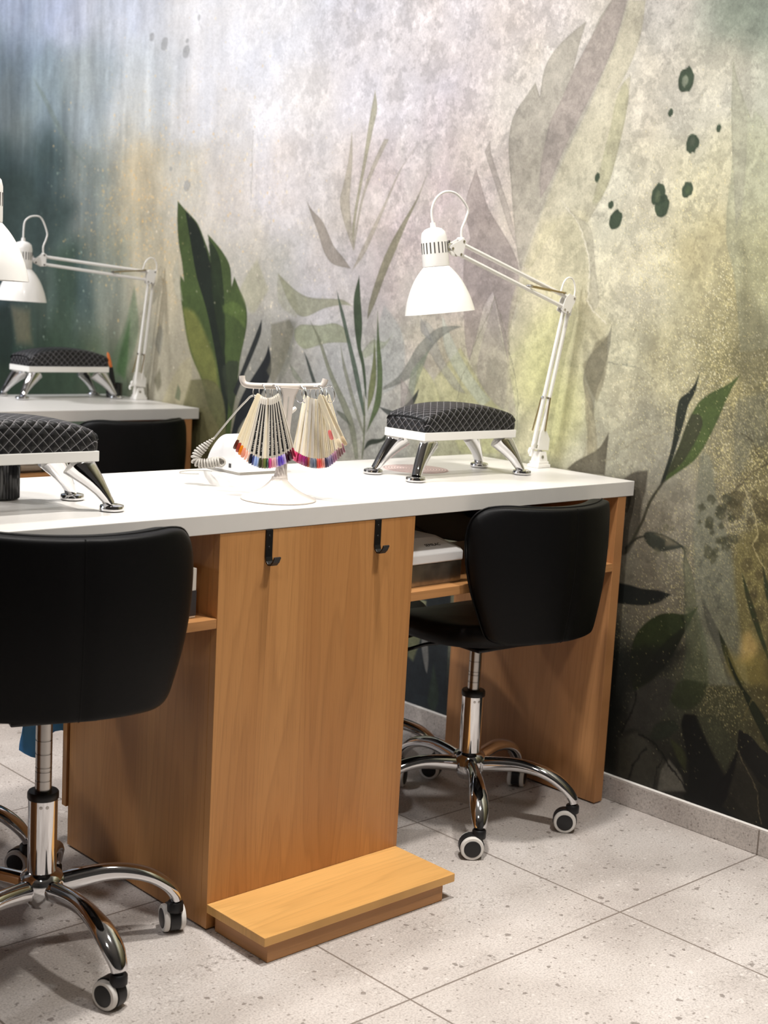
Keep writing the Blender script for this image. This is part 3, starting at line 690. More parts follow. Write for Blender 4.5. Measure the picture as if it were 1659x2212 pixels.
([(-355,711),(-355,700),(-346,696),(-338,695),(-335,702),(-331,707),(-327,716),(-336,718),(-343,719),(-353,721)],(62,54,28),0.5,3),
([(-371,781),(-372,772),(-367,762),(-357,767),(-352,771),(-343,777),(-348,786),(-356,788),(-363,799),(-367,788)],(62,54,28),0.5,3),
([(-306,787),(-300,771),(-290,760),(-277,766),(-274,777),(-262,780),(-258,796),(-270,807),(-284,801),(-298,801)],(62,54,28),0.5,3),
([(-337,825),(-338,817),(-332,812),(-325,815),(-318,815),(-319,823),(-322,827),(-322,835),(-329,838),(-336,833)],(62,54,28),0.5,3),
([(-332,758),(-334,751),(-328,749),(-322,747),(-316,748),(-316,756),(-312,764),(-318,772),(-327,770),(-331,764)],(62,54,28),0.5,3),
([(-306,813),(-298,803),(-294,791),(-283,794),(-275,799),(-269,807),(-264,823),(-278,829),(-289,828),(-304,828)],(62,54,28),0.5,3),
([(-379,556),(-384,545),(-376,536),(-365,535),(-353,537),(-362,552),(-342,568),(-363,566),(-373,581),(-382,569)],(58,50,28),0.45,3),
([(-360,603),(-361,596),(-356,591),(-350,591),(-341,589),(-341,599),(-342,607),(-347,612),(-355,619),(-359,609)],(58,50,28),0.45,3),
([(-377,650),(-371,642),(-367,637),(-360,633),(-351,634),(-349,644),(-352,653),(-358,657),(-365,658),(-372,657)],(58,50,28),0.45,3),
([(-340,662),(-338,653),(-332,648),(-324,643),(-316,647),(-312,657),(-315,667),(-320,676),(-331,682),(-340,674)],(58,50,28),0.45,3),
([(-342,621),(-340,617),(-338,615),(-335,613),(-328,611),(-328,618),(-331,622),(-332,628),(-337,629),(-340,625)],(58,50,28),0.45,3),
([(-359,590),(-358,579),(-350,575),(-342,571),(-335,577),(-338,586),(-326,598),(-339,600),(-347,602),(-357,601)],(58,50,28),0.45,3),
([(48,383),(-175,433),(-140,362),(-93,335),(-40,290),(0,204),(-3,68),(16,62)],(20,22,18),0.8,25),
([(-49,293),(-116,346),(-160,343),(-147,291),(-122,231),(-88,195),(-49,201),(-19,177),(-32,240)],(48,46,40),0.8,6),
([(-7,163),(-62,194),(-109,172),(-150,143),(-141,109),(-120,65),(-43,63),(-13,71)],(56,54,44),0.85,4),
([(-140,114),(-161,152),(-201,121),(-217,86),(-136,62)],(98,94,82),0.8,3),
([(-161,331),(-183,357),(-248,362),(-240,324),(-213,292),(-178,283),(-149,296)],(44,52,28),0.8,5),
([(-116,230),(-169,252),(-183,237),(-156,206),(-120,188),(-101,188)],(36,42,30),0.85,4),
([(-159,204),(-194,190),(-211,169),(-212,135),(-185,159)],(54,58,28),0.8,4),
([(-194,274),(-227,280),(-247,254),(-279,201),(-322,152),(-305,100),(-336,74),(-451,54),(-454,25),(-253,26),(-212,77),(-222,93),(-218,158),(-189,241)],(12,13,11),0.97,3),
([(-227,275),(-284,295),(-345,235),(-321,162),(-282,202),(-248,244)],(52,54,36),0.75,5),
([(-349,235),(-348,200),(-339,141),(-328,99),(-308,65),(-278,71),(-304,133),(-326,168)],(10,10,9),0.96,2),
([(-290,458),(-313,421),(-347,376),(-380,350),(-424,302),(-429,253),(-378,317),(-345,366),(-312,408)],(24,30,14),0.93,2),
([(-346,276),(-378,269),(-408,247),(-431,234),(-440,157),(-411,168),(-374,198),(-348,231)],(16,16,14),0.94,2),
([(-349,226),(-380,197),(-411,163),(-420,80),(-393,76),(-356,101),(-331,119),(-343,168)],(34,32,24),0.85,2),
([(-411,163),(-440,152),(-450,59),(-425,66)],(26,26,20),0.85,2),
([(796,371),(764,372),(696,386),(694,357),(731,349),(760,274),(773,266)],(150,152,110),0.85,2),
([(764,372),(605,413),(603,274),(602,64),(770,61),(769,212),(724,227),(711,275),(699,375)],(38,46,52),0.9,3),
([(767,278),(715,279),(722,238),(739,189),(764,198)],(120,124,84),0.8,5),
([(710,280),(688,280),(677,208),(680,167),(690,181),(708,236)],(140,140,134),0.9,2),
([(657,201),(636,149),(628,97),(645,56),(671,86),(663,150)],(52,66,54),0.8,4)]
MURAL_STROKES = [
([(302,1484),(253,1441),(227,1407),(206,1356),(194,1299),(197,1248),(175,1217),(133,1188)],(216,210,190),0.7,2),
([(514,1236),(567,1116),(619,1012),(631,948),(616,872)],(110,108,90),0.6,1.6),
([(514,1236),(469,1147),(427,1052),(404,981),(405,895)],(110,108,90),0.6,1.6),
([(123,1092),(52,1094),(9,1083),(-20,1063)],(100,104,92),0.5,1.5),
([(-156,672),(-163,583),(-177,471),(-181,342)],(60,64,50),0.6,2),
([(110,849),(38,897),(-8,917),(-86,956)],(130,124,100),0.5,2),
([(-275,961),(-310,944),(-334,911),(-355,899)],(60,54,34),0.7,2),
([(-355,899),(-318,873),(-295,852),(-274,824),(-258,814)],(60,52,32),0.7,2),
([(-297,838),(-328,778),(-345,733),(-331,713),(-374,659)],(196,180,120),0.6,2),
([(-66,189),(-105,181),(-149,151),(-163,134),(-182,126),(-216,96)],(12,12,10),0.9,3),
([(-149,151),(-127,118),(-120,65)],(14,14,12),0.8,2),
([(-92,159),(-67,119),(-40,65)],(14,14,12),0.8,3),
([(-49,293),(-49,266),(-28,217),(-12,180)],(10,10,9),0.8,3),
([(-349,223),(-375,188),(-413,144),(-424,76)],(96,84,60),0.8,1.6),
([(-353,293),(-362,335),(-374,358)],(110,96,50),0.6,1.6),
([(1924,2132),(1905,2079),(1879,2032)],(180,178,176),0.5,2),
([(1599,1724),(1594,1624),(1589,1508)],(140,138,130),0.6,2),
([(1973,1937),(1960,1786),(1962,1635)],(170,168,160),0.5,2)]
MURAL_BASE = [(3273,2303,150,158,176),(2739,2244,176,182,200),(2272,2192,196,198,206),(1861,2147,222,220,222),(1496,2107,230,227,228),(1010,2053,221,215,218),(697,2018,214,207,210),(449,1991,208,201,202),(83,1951,184,178,168),(-245,1914,116,126,112),(3264,1947,104,116,122),(2897,1923,128,142,146),(2563,1901,158,168,172),(2257,1881,190,194,196),(1844,1854,220,217,218),(1477,1830,230,227,229),(990,1798,217,211,214),(677,1777,204,195,199),(350,1756,205,199,192),(61,1737,194,188,171),(-134,1724,186,181,162),(-266,1716,162,162,140),(3255,1585,58,74,76),(2885,1577,62,78,78),(2549,1571,124,132,126),(2241,1565,190,176,146),(1959,1559,198,189,170),(1699,1554,208,200,192),(1458,1549,216,209,209),(969,1540,200,192,193),(655,1534,190,181,181),(328,1527,205,199,177),(40,1522,192,186,162),(-156,1518,192,184,147),(-288,1515,179,175,138),(3246,1216,64,78,78),(2700,1231,74,92,86),(2377,1240,134,138,122),(2138,1246,182,172,146),(1533,1263,182,176,162),(1216,1271,198,191,189),(910,1280,188,182,176),(634,1287,178,170,164),(307,1296,207,199,166),(87,1302,194,188,160),(-115,1307,179,168,121),(-310,1313,151,140,86),(3236,841,40,58,48),(2861,869,48,68,54),(2520,895,84,98,74),(2064,929,164,158,138),(1419,977,144,142,132),(1089,1002,172,170,164),(888,1017,176,174,164),(612,1038,168,164,136),(362,1056,192,190,134),(135,1073,194,189,156),(-72,1089,171,162,121),(-262,1103,147,136,86),(-332,1108,97,93,58),(1829,711,98,90,52),(1358,764,142,140,130),(971,807,160,158,146),(596,849,166,166,130),(192,893,172,168,142),(-22,917,150,145,124),(-217,939,122,116,86),(-349,954,80,76,44),(-11,745,114,106,88),(-106,759,156,149,129),(-234,778,112,104,76),(-366,798,96,86,46),(-62,524,108,100,82),(-194,550,92,86,68),(-319,575,68,62,38),(-389,589,76,66,32),(-16,278,24,24,20),(-152,312,56,56,44),(-280,344,66,66,40),(-412,377,70,60,28),(-39,44,46,42,34),(-240,105,16,16,13),(-365,142,32,30,20),(-441,110,18,18,14),(739,365,110,112,86),(679,105,36,44,48),(599,43,30,38,40),(1143,285,90,96,70),(1879,139,70,70,40),(1111,-152,40,46,40)]  # upper near-side points lightened to make up for weaker light there
MURAL_GOLD = [((2180,1516),0.42,0.28,900,(236,196,128)),((2235,1437),0.25,0.14,500,(230,180,104)),((1742,1436),0.36,0.33,700,(238,222,190)),((1578,1203),0.3,0.3,300,(226,214,190)),((-204,1184),0.22,0.25,1500,(226,212,148)),((-110,1350),0.2,0.16,300,(226,212,150)),((-269,1040),0.2,0.18,1500,(220,204,138)),((-100,1199),0.28,0.2,700,(230,224,190)),((-171,769),0.22,0.25,700,(200,190,150)),((-270,565),0.25,0.25,700,(190,176,110)),((-191,322),0.2,0.15,350,(140,134,96)),((2699,1196),0.5,0.3,300,(170,190,170)),((-333,899),0.12,0.3,700,(206,190,110))]
STICKS = [
(0,'dark brown',(88,44,34),'c',[0.7149,0.1496,1.0182],[0.6815,0.176,0.9091],15),
(0,'brick red',(160,62,46),'c',[0.7139,0.1455,1.0171],[0.6828,0.1689,0.9036],15),
(0,'bright orange',(224,132,24),'c',[0.7149,0.1439,1.0159],[0.686,0.1644,0.8984],15),
(0,'salmon',(226,150,124),'c',[0.7141,0.1402,1.0151],[0.6875,0.1578,0.894],15),
(0,'peach',(240,186,164),'w',[0.7153,0.139,1.0141],[0.691,0.1537,0.8897],58),
(0,'pale peach',(246,206,188),'w',[0.7148,0.1355,1.0134],[0.6928,0.1475,0.8863],58),
(0,'black navy',(36,38,56),'b',[0.7149,0.1328,1.0128],[0.6951,0.1422,0.8834],34),
(0,'navy blue',(52,64,120),'w',[0.7159,0.1314,1.0123],[0.6985,0.1381,0.8808],58),
(0,'sky blue',(150,172,220),'b',[0.7162,0.129,1.0119],[0.7012,0.1332,0.8789],34),
(0,'pale blue',(176,196,232),'w',[0.7175,0.1279,1.0115],[0.7048,0.1296,0.8773],58),
(0,'dark olive',(60,62,40),'b',[0.718,0.1259,1.0114],[0.7078,0.1251,0.8763],34),
(0,'olive brown',(104,94,70),'w',[0.7195,0.1251,1.0113],[0.7117,0.1219,0.8758],58),
(0,'moss green',(102,112,60),'c',[0.7216,0.125,1.0112],[0.7163,0.1195,0.8756],20),
(0,'dark teal green',(36,72,56),'w',[0.7217,0.1224,1.0115],[0.7188,0.1146,0.8762],-46.400000000000006),
(0,'hot pink',(208,72,138),'b',[0.7223,0.1205,1.0118],[0.7219,0.1105,0.8769],-27.200000000000003),
(0,'baby pink',(238,176,186),'w',[0.7239,0.1199,1.0122],[0.726,0.1077,0.8777],-46.400000000000006),
(0,'dusty pink',(228,180,186),'b',[0.7248,0.1184,1.0128],[0.7294,0.1039,0.879],-27.200000000000003),
(0,'pale lilac',(196,170,224),'w',[0.7267,0.1181,1.0134],[0.7338,0.1014,0.8804],-46.400000000000006),
(0,'deep violet',(98,70,196),'b',[0.7278,0.1168,1.0142],[0.7374,0.098,0.8822],-27.200000000000003),
(0,'bright violet',(128,98,224),'w',[0.7298,0.1168,1.015],[0.742,0.0958,0.8843],-46.400000000000006),
(0,'lavender',(204,184,240),'b',[0.7312,0.1158,1.016],[0.7459,0.0928,0.8868],-27.200000000000003),
(0,'dark plum',(66,22,48),'w',[0.7335,0.1161,1.017],[0.7508,0.091,0.8895],-46.400000000000006),
(0,'blackish plum',(56,20,40),'b',[0.735,0.1155,1.0183],[0.7549,0.0883,0.8928],-27.200000000000003),
(0,'wine red',(112,20,52),'w',[0.7376,0.1161,1.0195],[0.7601,0.0869,0.8962],-46.400000000000006),
(0,'crimson',(176,30,70),'w',[0.7407,0.1174,1.0209],[0.7659,0.0862,0.8999],-46.400000000000006),
(1,'strawberry',(222,60,110),'c',[0.817,0.1274,1.0175],[0.7978,0.1364,0.8889],-59),
(1,'bright pink',(238,96,140),'w',[0.8146,0.1216,1.0167],[0.797,0.1288,0.887],-58),
(1,'raspberry',(196,44,92),'c',[0.8107,0.1139,1.0161],[0.7948,0.1195,0.8857],-52),
(1,'deep rose',(170,40,90),'c',[0.8117,0.1121,1.0151],[0.7973,0.116,0.8837],-41),
(1,'magenta',(160,36,98),'w',[0.8091,0.1061,1.0146],[0.7964,0.1083,0.8826],-56),
(1,'purple red',(134,30,84),'c',[0.8066,0.1002,1.0142],[0.7955,0.1007,0.8816],-55),
(1,'dark magenta',(150,34,110),'c',[0.804,0.094,1.014],[0.7944,0.093,0.881],-59),
(1,'wine',(120,26,72),'w',[0.8032,0.0902,1.0136],[0.7953,0.0876,0.8802],-38),
(1,'terracotta',(190,104,80),'c',[0.805,0.0895,1.0131],[0.7987,0.0852,0.8791],-41),
(1,'grey taupe',(150,140,136),'c',[0.8047,0.0862,1.0129],[0.8,0.0803,0.8787],-57),
(1,'slate',(104,112,132),'w',[0.8029,0.0812,1.013],[0.7998,0.0738,0.8787],-46),
(1,'grey blue',(140,152,172),'c',[0.805,0.0808,1.0127],[0.8035,0.0719,0.8783],-40),
(1,'ash grey',(112,116,126),'c',[0.8064,0.0796,1.0126],[0.8065,0.0691,0.8781],-60),
(1,'coral',(244,110,92),'w',[0.8065,0.0769,1.0128],[0.8083,0.0649,0.8785],-45),
(1,'scarlet coral',(240,80,76),'c',[0.8076,0.0754,1.013],[0.811,0.0619,0.8789],-57),
(1,'light coral',(246,140,120),'c',[0.8094,0.0746,1.0132],[0.8144,0.0597,0.8793],-60),
(1,'blush',(240,196,190),'w',[0.8134,0.0765,1.0133],[0.8201,0.0601,0.8796],-39),
(1,'dark navy',(58,54,88),'c',[0.8145,0.075,1.0138],[0.8228,0.0571,0.8806],-38),
(1,'slate lavender',(126,122,156),'c',[0.8165,0.0745,1.0143],[0.8265,0.0552,0.8817],-38),
(1,'grey lavender',(158,148,186),'w',[0.8222,0.0783,1.0145],[0.8339,0.0577,0.8836],-38),
(1,'mauve grey',(150,130,164),'c',[0.8245,0.0783,1.0152],[0.838,0.0565,0.8867],-38),
(1,'mauve',(168,126,160),'c',[0.8297,0.0816,1.0157],[0.845,0.0586,0.8895],-38),
(1,'dusty mauve',(184,132,160),'w',[0.834,0.0838,1.0164],[0.8511,0.0596,0.8928],-38),
(1,'brown mauve',(116,84,90),'c',[0.8569,0.1077,1.0151],[0.876,0.082,0.8929],-38),
(1,'taupe mauve',(140,104,104),'c',[0.8617,0.1104,1.016],[0.8826,0.0836,0.8965],-38),
(1,'cocoa',(108,74,76),'w',[0.8679,0.1148,1.0168],[0.8907,0.0868,0.9001],-38),
(1,'rose brown',(154,104,116),'c',[0.873,0.118,1.0179],[0.8978,0.0888,0.9042],-38),
(1,'salmon pink',(250,128,124),'c',[0.7988,0.0597,1.02],[0.8175,0.0361,0.9392],-25),
(1,'bare beige',(240,220,186),'c',[0.7965,0.0544,1.0241],[0.8253,0.0174,0.9244],-20),
(1,'bare ivory',(240,216,178),'c',[0.8017,0.052,1.0225],[0.8344,0.0128,0.9302],-20)]
RINGS = [[0.7333, 0.169, 1.021], [0.7318, 0.1567, 1.0221], [0.7455, 0.1369, 1.0228], [0.7526, 0.1368, 1.0209], [0.7865, 0.1056, 1.0243], [0.7951, 0.1029, 1.0236], [0.8062, 0.0788, 1.0247], [0.8084, 0.0715, 1.0262], [0.8176, 0.0694, 1.0245], [0.8337, 0.0699, 1.0262]]
BAR = [[0.7042, 0.1893, 1.0536], [0.7043, 0.1873, 1.0446], [0.7079, 0.1824, 1.0376], [0.7179, 0.1726, 1.0356], [0.7415, 0.1505, 1.0364], [0.782, 0.1128, 1.0385], [0.8159, 0.0816, 1.0419], [0.8223, 0.0766, 1.0469], [0.8256, 0.0755, 1.0562]]
COIL = [[0.7419, 0.299, 0.8655], [0.7319, 0.308, 0.8638], [0.7204, 0.3183, 0.861], [0.7077, 0.3302, 0.861], [0.7025, 0.3366, 0.8683], [0.7077, 0.3347, 0.882], [0.7169, 0.3285, 0.894], [0.7261, 0.3222, 0.9052], [0.7345, 0.3163, 0.9143]]
CORD = [[0.9063, 0.551, 0.8835], [0.8971, 0.5098, 0.9105], [0.858, 0.4164, 0.9519], [0.799, 0.2994, 0.9908], [0.7573, 0.2178, 1.011], [0.7822, 0.1923, 1.0007], [0.786, 0.1542, 0.9694], [0.8067, 0.1399, 0.994]]

# ------------------------------------------------------------------ room
m = MB(); m.box(-4.2, WX + 0.3, -4.6, 6.2, -0.12, 0.0)
struct('floor', m, M['floor'])
m = MB(); m.box(-4.2, WX + 0.3, -4.6, 6.2, 3.0, 3.1)
struct('ceiling', m, M['ceiling'])
m = MB(); m.box(-4.3, -4.2, -4.6, 6.2, 0, 3.0)
struct('wall_left', m, M['wall'])
m = MB(); m.box(-4.2, WX, 6.2, 6.3, 0, 3.0)
struct('wall_back', m, M['wall'])
m = MB(); m.box(-4.2, WX, -4.7, -4.6, 0, 3.0)
struct('wall_front', m, M['wall'])


# ------------------------------------------------------------------ the mural, painted on the wall's own fine grid
def mural_wall():
    rng = np.random.RandomState(11)
    ys = np.concatenate([[-4.6, -2.0], np.arange(-0.56, 1.7, 0.0026), np.arange(1.7, 3.45, 0.0042), [4.4, 6.2]])
    zs = np.concatenate([np.arange(0.0, 1.5, 0.0026), np.arange(1.5, 2.42, 0.0032), [2.7, 3.0]])
    NY, NZ = len(ys), len(zs)
    Y, Z = np.meshgrid(ys, zs, indexing='ij')

    def lins(c):
        c = np.asarray(c, float) / 255.0
        return np.where(c <= 0.04045, c / 12.92, ((c + 0.055) / 1.055) ** 2.4)

    # smooth field of misty colour between hand-set points, in perceptual space
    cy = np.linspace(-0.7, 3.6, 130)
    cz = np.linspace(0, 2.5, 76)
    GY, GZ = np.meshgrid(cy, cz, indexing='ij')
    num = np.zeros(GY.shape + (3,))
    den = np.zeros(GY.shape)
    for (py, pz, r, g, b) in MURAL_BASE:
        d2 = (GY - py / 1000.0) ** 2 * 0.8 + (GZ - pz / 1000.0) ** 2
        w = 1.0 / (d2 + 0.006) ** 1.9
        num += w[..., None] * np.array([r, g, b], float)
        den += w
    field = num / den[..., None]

    def sample(grid, yy, zz, y0, y1, z0, z1):
        fy = np.clip((yy - y0) / (y1 - y0), 0, 1) * (grid.shape[0] - 1.001)
        fz = np.clip((zz - z0) / (z1 - z0), 0, 1) * (grid.shape[1] - 1.001)
        iy = fy.astype(int); iz = fz.astype(int)
        ty = (fy - iy); tz = (fz - iz)
        if grid.ndim == 3:
            ty = ty[..., None]; tz = tz[..., None]
        return (grid[iy, iz] * (1 - ty) * (1 - tz) + grid[iy + 1, iz] * ty * (1 - tz) + grid[iy, iz + 1] * (1 - ty) * tz + grid[iy + 1, iz + 1] * ty * tz)

    def vnoise(sy, sz, octaves, gain=0.55, wob=0.0):
        """value noise, cell sizes sy, sz in metres; 0 mean, about unit spread"""
        out = np.zeros_like(Y); amp = 1.0; tot = 0.0
        for o in range(octaves):
            ny = int(8.2 / sy) + 3; nz = int(3.2 / sz) + 3
            g = rng.rand(ny, nz) * 2 - 1
            fy = (Y + 4.6) / sy; fz = Z / sz
            iy = np.clip(fy.astype(int), 0, ny - 2); iz = np.clip(fz.astype(int), 0, nz - 2)
            ty = fy - iy; tz = fz - iz
            ty = ty * ty * (3 - 2 * ty); tz = tz * tz * (3 - 2 * tz)
            out += amp * (g[iy, iz] * (1 - ty) * (1 - tz) + g[iy + 1, iz] * ty * (1 - tz) + g[iy, iz + 1] * (1 - ty) * tz + g[iy + 1, iz + 1] * ty * tz)
            tot += amp; amp *= gain; sy *= 0.5; sz *= 0.5
        return out / tot * 1.8

    wy = vnoise(0.22, 0.22, 3); wz = vnoise(0.22, 0.22, 3)
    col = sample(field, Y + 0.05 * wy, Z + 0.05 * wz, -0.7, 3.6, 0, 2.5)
    # mottling: cloudy patches everywhere, long vertical washes in the far part
    cloud = vnoise(0.16, 0.2, 6, 0.62)
    fine = vnoise(0.018, 0.018, 3, 0.7)
    wash = vnoise(0.07, 0.5, 5, 0.62)
    far = np.clip((Y - 1.3) / 1.2, 0, 1)
    near = 1 - np.clip((Y - 0.9) / 0.9, 0, 1)
    col *= (1 + 0.036 * cloud + 0.03 * fine * (0.5 + near))[..., None]
    col *= (1 + far * (0.08 * wash + 0.055 * vnoise(0.028, 0.17, 4, 0.65)))[..., None]
    # scuffed plaster: sharp-edged flakes, strongest on the near side
    fl = vnoise(0.07, 0.07, 5, 0.8)
    flake = np.clip((fl - 0.13) / 0.05, 0, 1) * (0.25 + 0.75 * near)
    col *= (1 - 0.085 * flake)[..., None]
    fl2 = vnoise(0.04, 0.05, 5, 0.8)
    col *= (1 + 0.07 * np.clip((fl2 - 0.22) / 0.06, 0, 1) * (0.35 + 0.65 * near))[..., None]
    warm = vnoise(0.3, 0.3, 4)
    col[..., 0] *= 1 + 0.02 * warm; col[..., 2] *= 1 - 0.035 * warm
    # violet tint drifting through the pale middle
    mau = np.clip(1 - ((Y - 0.75) / 0.5) ** 2 - ((Z - 1.35) / 0.5) ** 2, 0, 1) * np.clip(0.5 + vnoise(0.2, 0.25, 4), 0, 1)
    col[..., 1] *= 1 - 0.035 * mau

    def subdivide(p):
        p = np.asarray(p, float) / 1000.0
        for _ in range(2):
            n = len(p)
            prv = np.roll(p, 1, 0); nxt = np.roll(p, -1, 0)
            a = p - prv; b = nxt - p
            ang = np.abs((np.arctan2(b[:, 1], b[:, 0]) - np.arctan2(a[:, 1], a[:, 0]) + np.pi) % (2 * np.pi) - np.pi)
            sharp = ang > 0.95
            p0 = np.where(sharp[:, None], 2 * p - nxt, prv)
            q = nxt; qs = np.roll(sharp, -1); q3 = np.where(qs[:, None], 2 * nxt - p, np.roll(p, -2, 0))
            mid = (-p0 + 9 * p + 9 * q - q3) / 16.0
            out = np.empty((2 * n, 2)); out[0::2] = p; out[1::2] = mid
            p = out
        return p

    def window(p, pad):
        y0, z0 = p.min(0) - pad; y1, z1 = p.max(0) + pad
        i0, i1 = np.searchsorted(ys, y0), np.searchsorted(ys, y1)
        j0, j1 = np.searchsorted(zs, z0), np.searchsorted(zs, z1)
        return i0, i1, j0, j1

    def dist(p, yy, zz, closed=True):
        d2 = np.full(yy.shape, 1e9); ins = np.zeros(yy.shape, bool)
        n = len(p)
        for k in range(n if closed else n - 1):
            a = p[k]; b = p[(k + 1) % n]
            e = b - a
            L2 = max(e @ e, 1e-12)
            t = np.clip(((yy - a[0]) * e[0] + (zz - a[1]) * e[1]) / L2, 0, 1)
            dx = yy - a[0] - t * e[0]; dz = zz - a[1] - t * e[1]
            d2 = np.minimum(d2, dx * dx + dz * dz)
            if closed and a[1] != b[1]:
                c = ((a[1] > zz) != (b[1] > zz)) & (yy < e[0] * (zz - a[1]) / e[1] + a[0])
                ins ^= c
        return np.sqrt(d2), ins

    # flecks of gold leaf: loose dots on the far side, a fine dust on the near side
    def flecks(share, keep):
        for (cy0, cz0), sy, sz, cnt, c in MURAL_GOLD:
            gy, gz = cy0 / 1000.0, cz0 / 1000.0
            if gy < 0.75:
                dens = np.exp(-((Y - gy) / sy) ** 2 - ((Z - gz) / sz) ** 2) * np.clip(0.55 + 0.9 * cloud, 0, 1.5)
                a = (rng.rand(NY, NZ) < dens * 0.15 * share) * rng.uniform(0.15, 0.75, (NY, NZ)) * keep
                col[:] += (np.array(c, float) - col) * a[..., None]
                continue
            n = int(cnt * share)
            py = gy + sy * 0.75 * rng.randn(n); pz = gz + sz * 0.75 * rng.randn(n)
            for k in range(n):
                r = 0.0014 + 0.0034 * rng.rand() ** 3
                i0, i1 = np.searchsorted(ys, py[k] - r - .003), np.searchsorted(ys, py[k] + r + .003)
                j0, j1 = np.searchsorted(zs, pz[k] - r - .003), np.searchsorted(zs, pz[k] + r + .003)
                if i1 <= i0 or j1 <= j0 or i1 - i0 > 30:
                    continue
                d = np.hypot(Y[i0:i1, j0:j1] - py[k], (Z[i0:i1, j0:j1] - pz[k]) * rng.uniform(.7, 1.2))
                a = np.clip((r + 0.001 - d) / 0.002, 0, 1) * rng.uniform(0.2, 0.75) * keep
                col[i0:i1, j0:j1] += (np.array(c, float) - col[i0:i1, j0:j1]) * a[..., None]
    flecks(1.0, 1.0)

    for pts, c, alpha, soft in MURAL_POLYS:
        p = subdivide(pts)
        s = soft / 1000.0
        i0, i1, j0, j1 = window(p, s * 1.6 + 0.004)
        if i1 <= i0 or j1 <= j0:
            continue
        yy = Y[i0:i1, j0:j1]; zz = Z[i0:i1, j0:j1]
        if soft > 12:
            yy = yy + 0.3 * s * wy[i0:i1, j0:j1]; zz = zz + 0.3 * s * wz[i0:i1, j0:j1]
        d, ins = dist(p, yy, zz)
        sd = np.where(ins, d, -d)
        k = np.clip(0.5 + sd / (2 * max(s, 0.0013)), 0, 1)
        k = k * k * (3 - 2 * k) * alpha
        tex = 1 + 0.10 * cloud[i0:i1, j0:j1] + 0.06 * fine[i0:i1, j0:j1] - 0.05 * flake[i0:i1, j0:j1]
        if soft <= 5:                      # printed leaves: a darker rim and a tone running down the blade
            rim = np.clip(1 - d / 0.006, 0, 1) * ins
            tex = tex * (1 - 0.13 * rim)
        cc = np.array(c, float)[None, None, :] * tex[..., None]
        col[i0:i1, j0:j1] = col[i0:i1, j0:j1] * (1 - k[..., None]) + cc * k[..., None]
    for pts, c, alpha, w in MURAL_STROKES:
        p = np.asarray(pts, float) / 1000.0
        i0, i1, j0, j1 = window(p, 0.01)
        if i1 <= i0 or j1 <= j0:
            continue
        yy = Y[i0:i1, j0:j1] + 0.006 * fl[i0:i1, j0:j1]; zz = Z[i0:i1, j0:j1] + 0.006 * fl2[i0:i1, j0:j1]
        d, _ = dist(p, yy, zz, False)
        k = np.clip(1.2 - d / (w / 1000.0), 0, 1) * alpha
        col[i0:i1, j0:j1] = col[i0:i1, j0:j1] * (1 - k[..., None]) + np.array(c, float) * k[..., None]
    flecks(0.14, 0.7)
    grey = col.mean(2, keepdims=True)
    col = grey + (col - grey) * (0.80 + 0.08 * far)[..., None]
    col = np.clip(col, 4, 250)
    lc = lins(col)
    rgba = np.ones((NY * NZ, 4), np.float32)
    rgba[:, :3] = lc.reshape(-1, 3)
    co = np.empty((NY * NZ, 3), np.float32)
    co[:, 0] = WX; co[:, 1] = Y.ravel(); co[:, 2] = Z.ravel()
    idx = np.arange(NY * NZ).reshape(NY, NZ)
    q = np.stack([idx[:-1, :-1], idx[:-1, 1:], idx[1:, 1:], idx[1:, :-1]], -1).reshape(-1, 4)
    # a shallow box behind the painted face gives the wall its thickness
    base = NY * NZ
    back = np.array([[WX + 0.15, ys[0], 0], [WX + 0.15, ys[-1], 0], [WX + 0.15, ys[-1], 3.0], [WX + 0.15, ys[0], 3.0]], np.float32)
    co = np.vstack([co, back]); rgba = np.vstack([rgba, np.tile(np.array([[.6, .6, .6, 1]], np.float32), (4, 1))])
    c00, c10, c11, c01 = idx[0, 0], idx[-1, 0], idx[-1, -1], idx[0, -1]
    extra = np.array([[base, base + 1, base + 2, base + 3], [c00, base, base + 3, c01], [c10, c11, base + 2, base + 1], [c01, base + 3, base + 2, c11], [c00, c10, base + 1, base]])
    q = np.vstack([q, extra])
    me = bpy.data.meshes.new('wall_right')
    me.vertices.add(len(co)); me.vertices.foreach_set('co', co.ravel())
    me.loops.add(q.size); me.loops.foreach_set('vertex_index', q.ravel().astype(np.int32))
    me.polygons.add(len(q)); me.polygons.foreach_set('loop_start', np.arange(0, q.size, 4, dtype=np.int32))
    me.update(calc_edges=True)
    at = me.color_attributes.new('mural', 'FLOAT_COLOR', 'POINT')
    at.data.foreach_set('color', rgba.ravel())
    mm, nt, b = newmat('printed_mural')
    a = node(nt, 'ShaderNodeAttribute', attribute_name='mural')
    tc = node(nt, 'ShaderNodeTexCoord')
    n = node(nt, 'ShaderNodeTexNoise')
    n.inputs['Scale'].default_value = 210
    n.inputs['Detail'].default_value = 3
    n.inputs['Roughness'].default_value = 0.7
    L(nt, tc.outputs['Object'], n.inputs['Vector'])
    r = ramp(nt, [(0.34, (0.82, 0.82, 0.81)), (0.5, (1, 1, 1)), (0.66, (1.12, 1.12, 1.11))], n.outputs['Fac'])
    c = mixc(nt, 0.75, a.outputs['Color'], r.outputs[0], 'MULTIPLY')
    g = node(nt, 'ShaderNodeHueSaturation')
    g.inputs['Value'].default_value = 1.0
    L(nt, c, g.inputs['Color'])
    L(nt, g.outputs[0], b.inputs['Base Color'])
    setp(b, rough=0.62, spec=0.25)
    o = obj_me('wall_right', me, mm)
    o['kind'] = 'structure'


mural_wall()

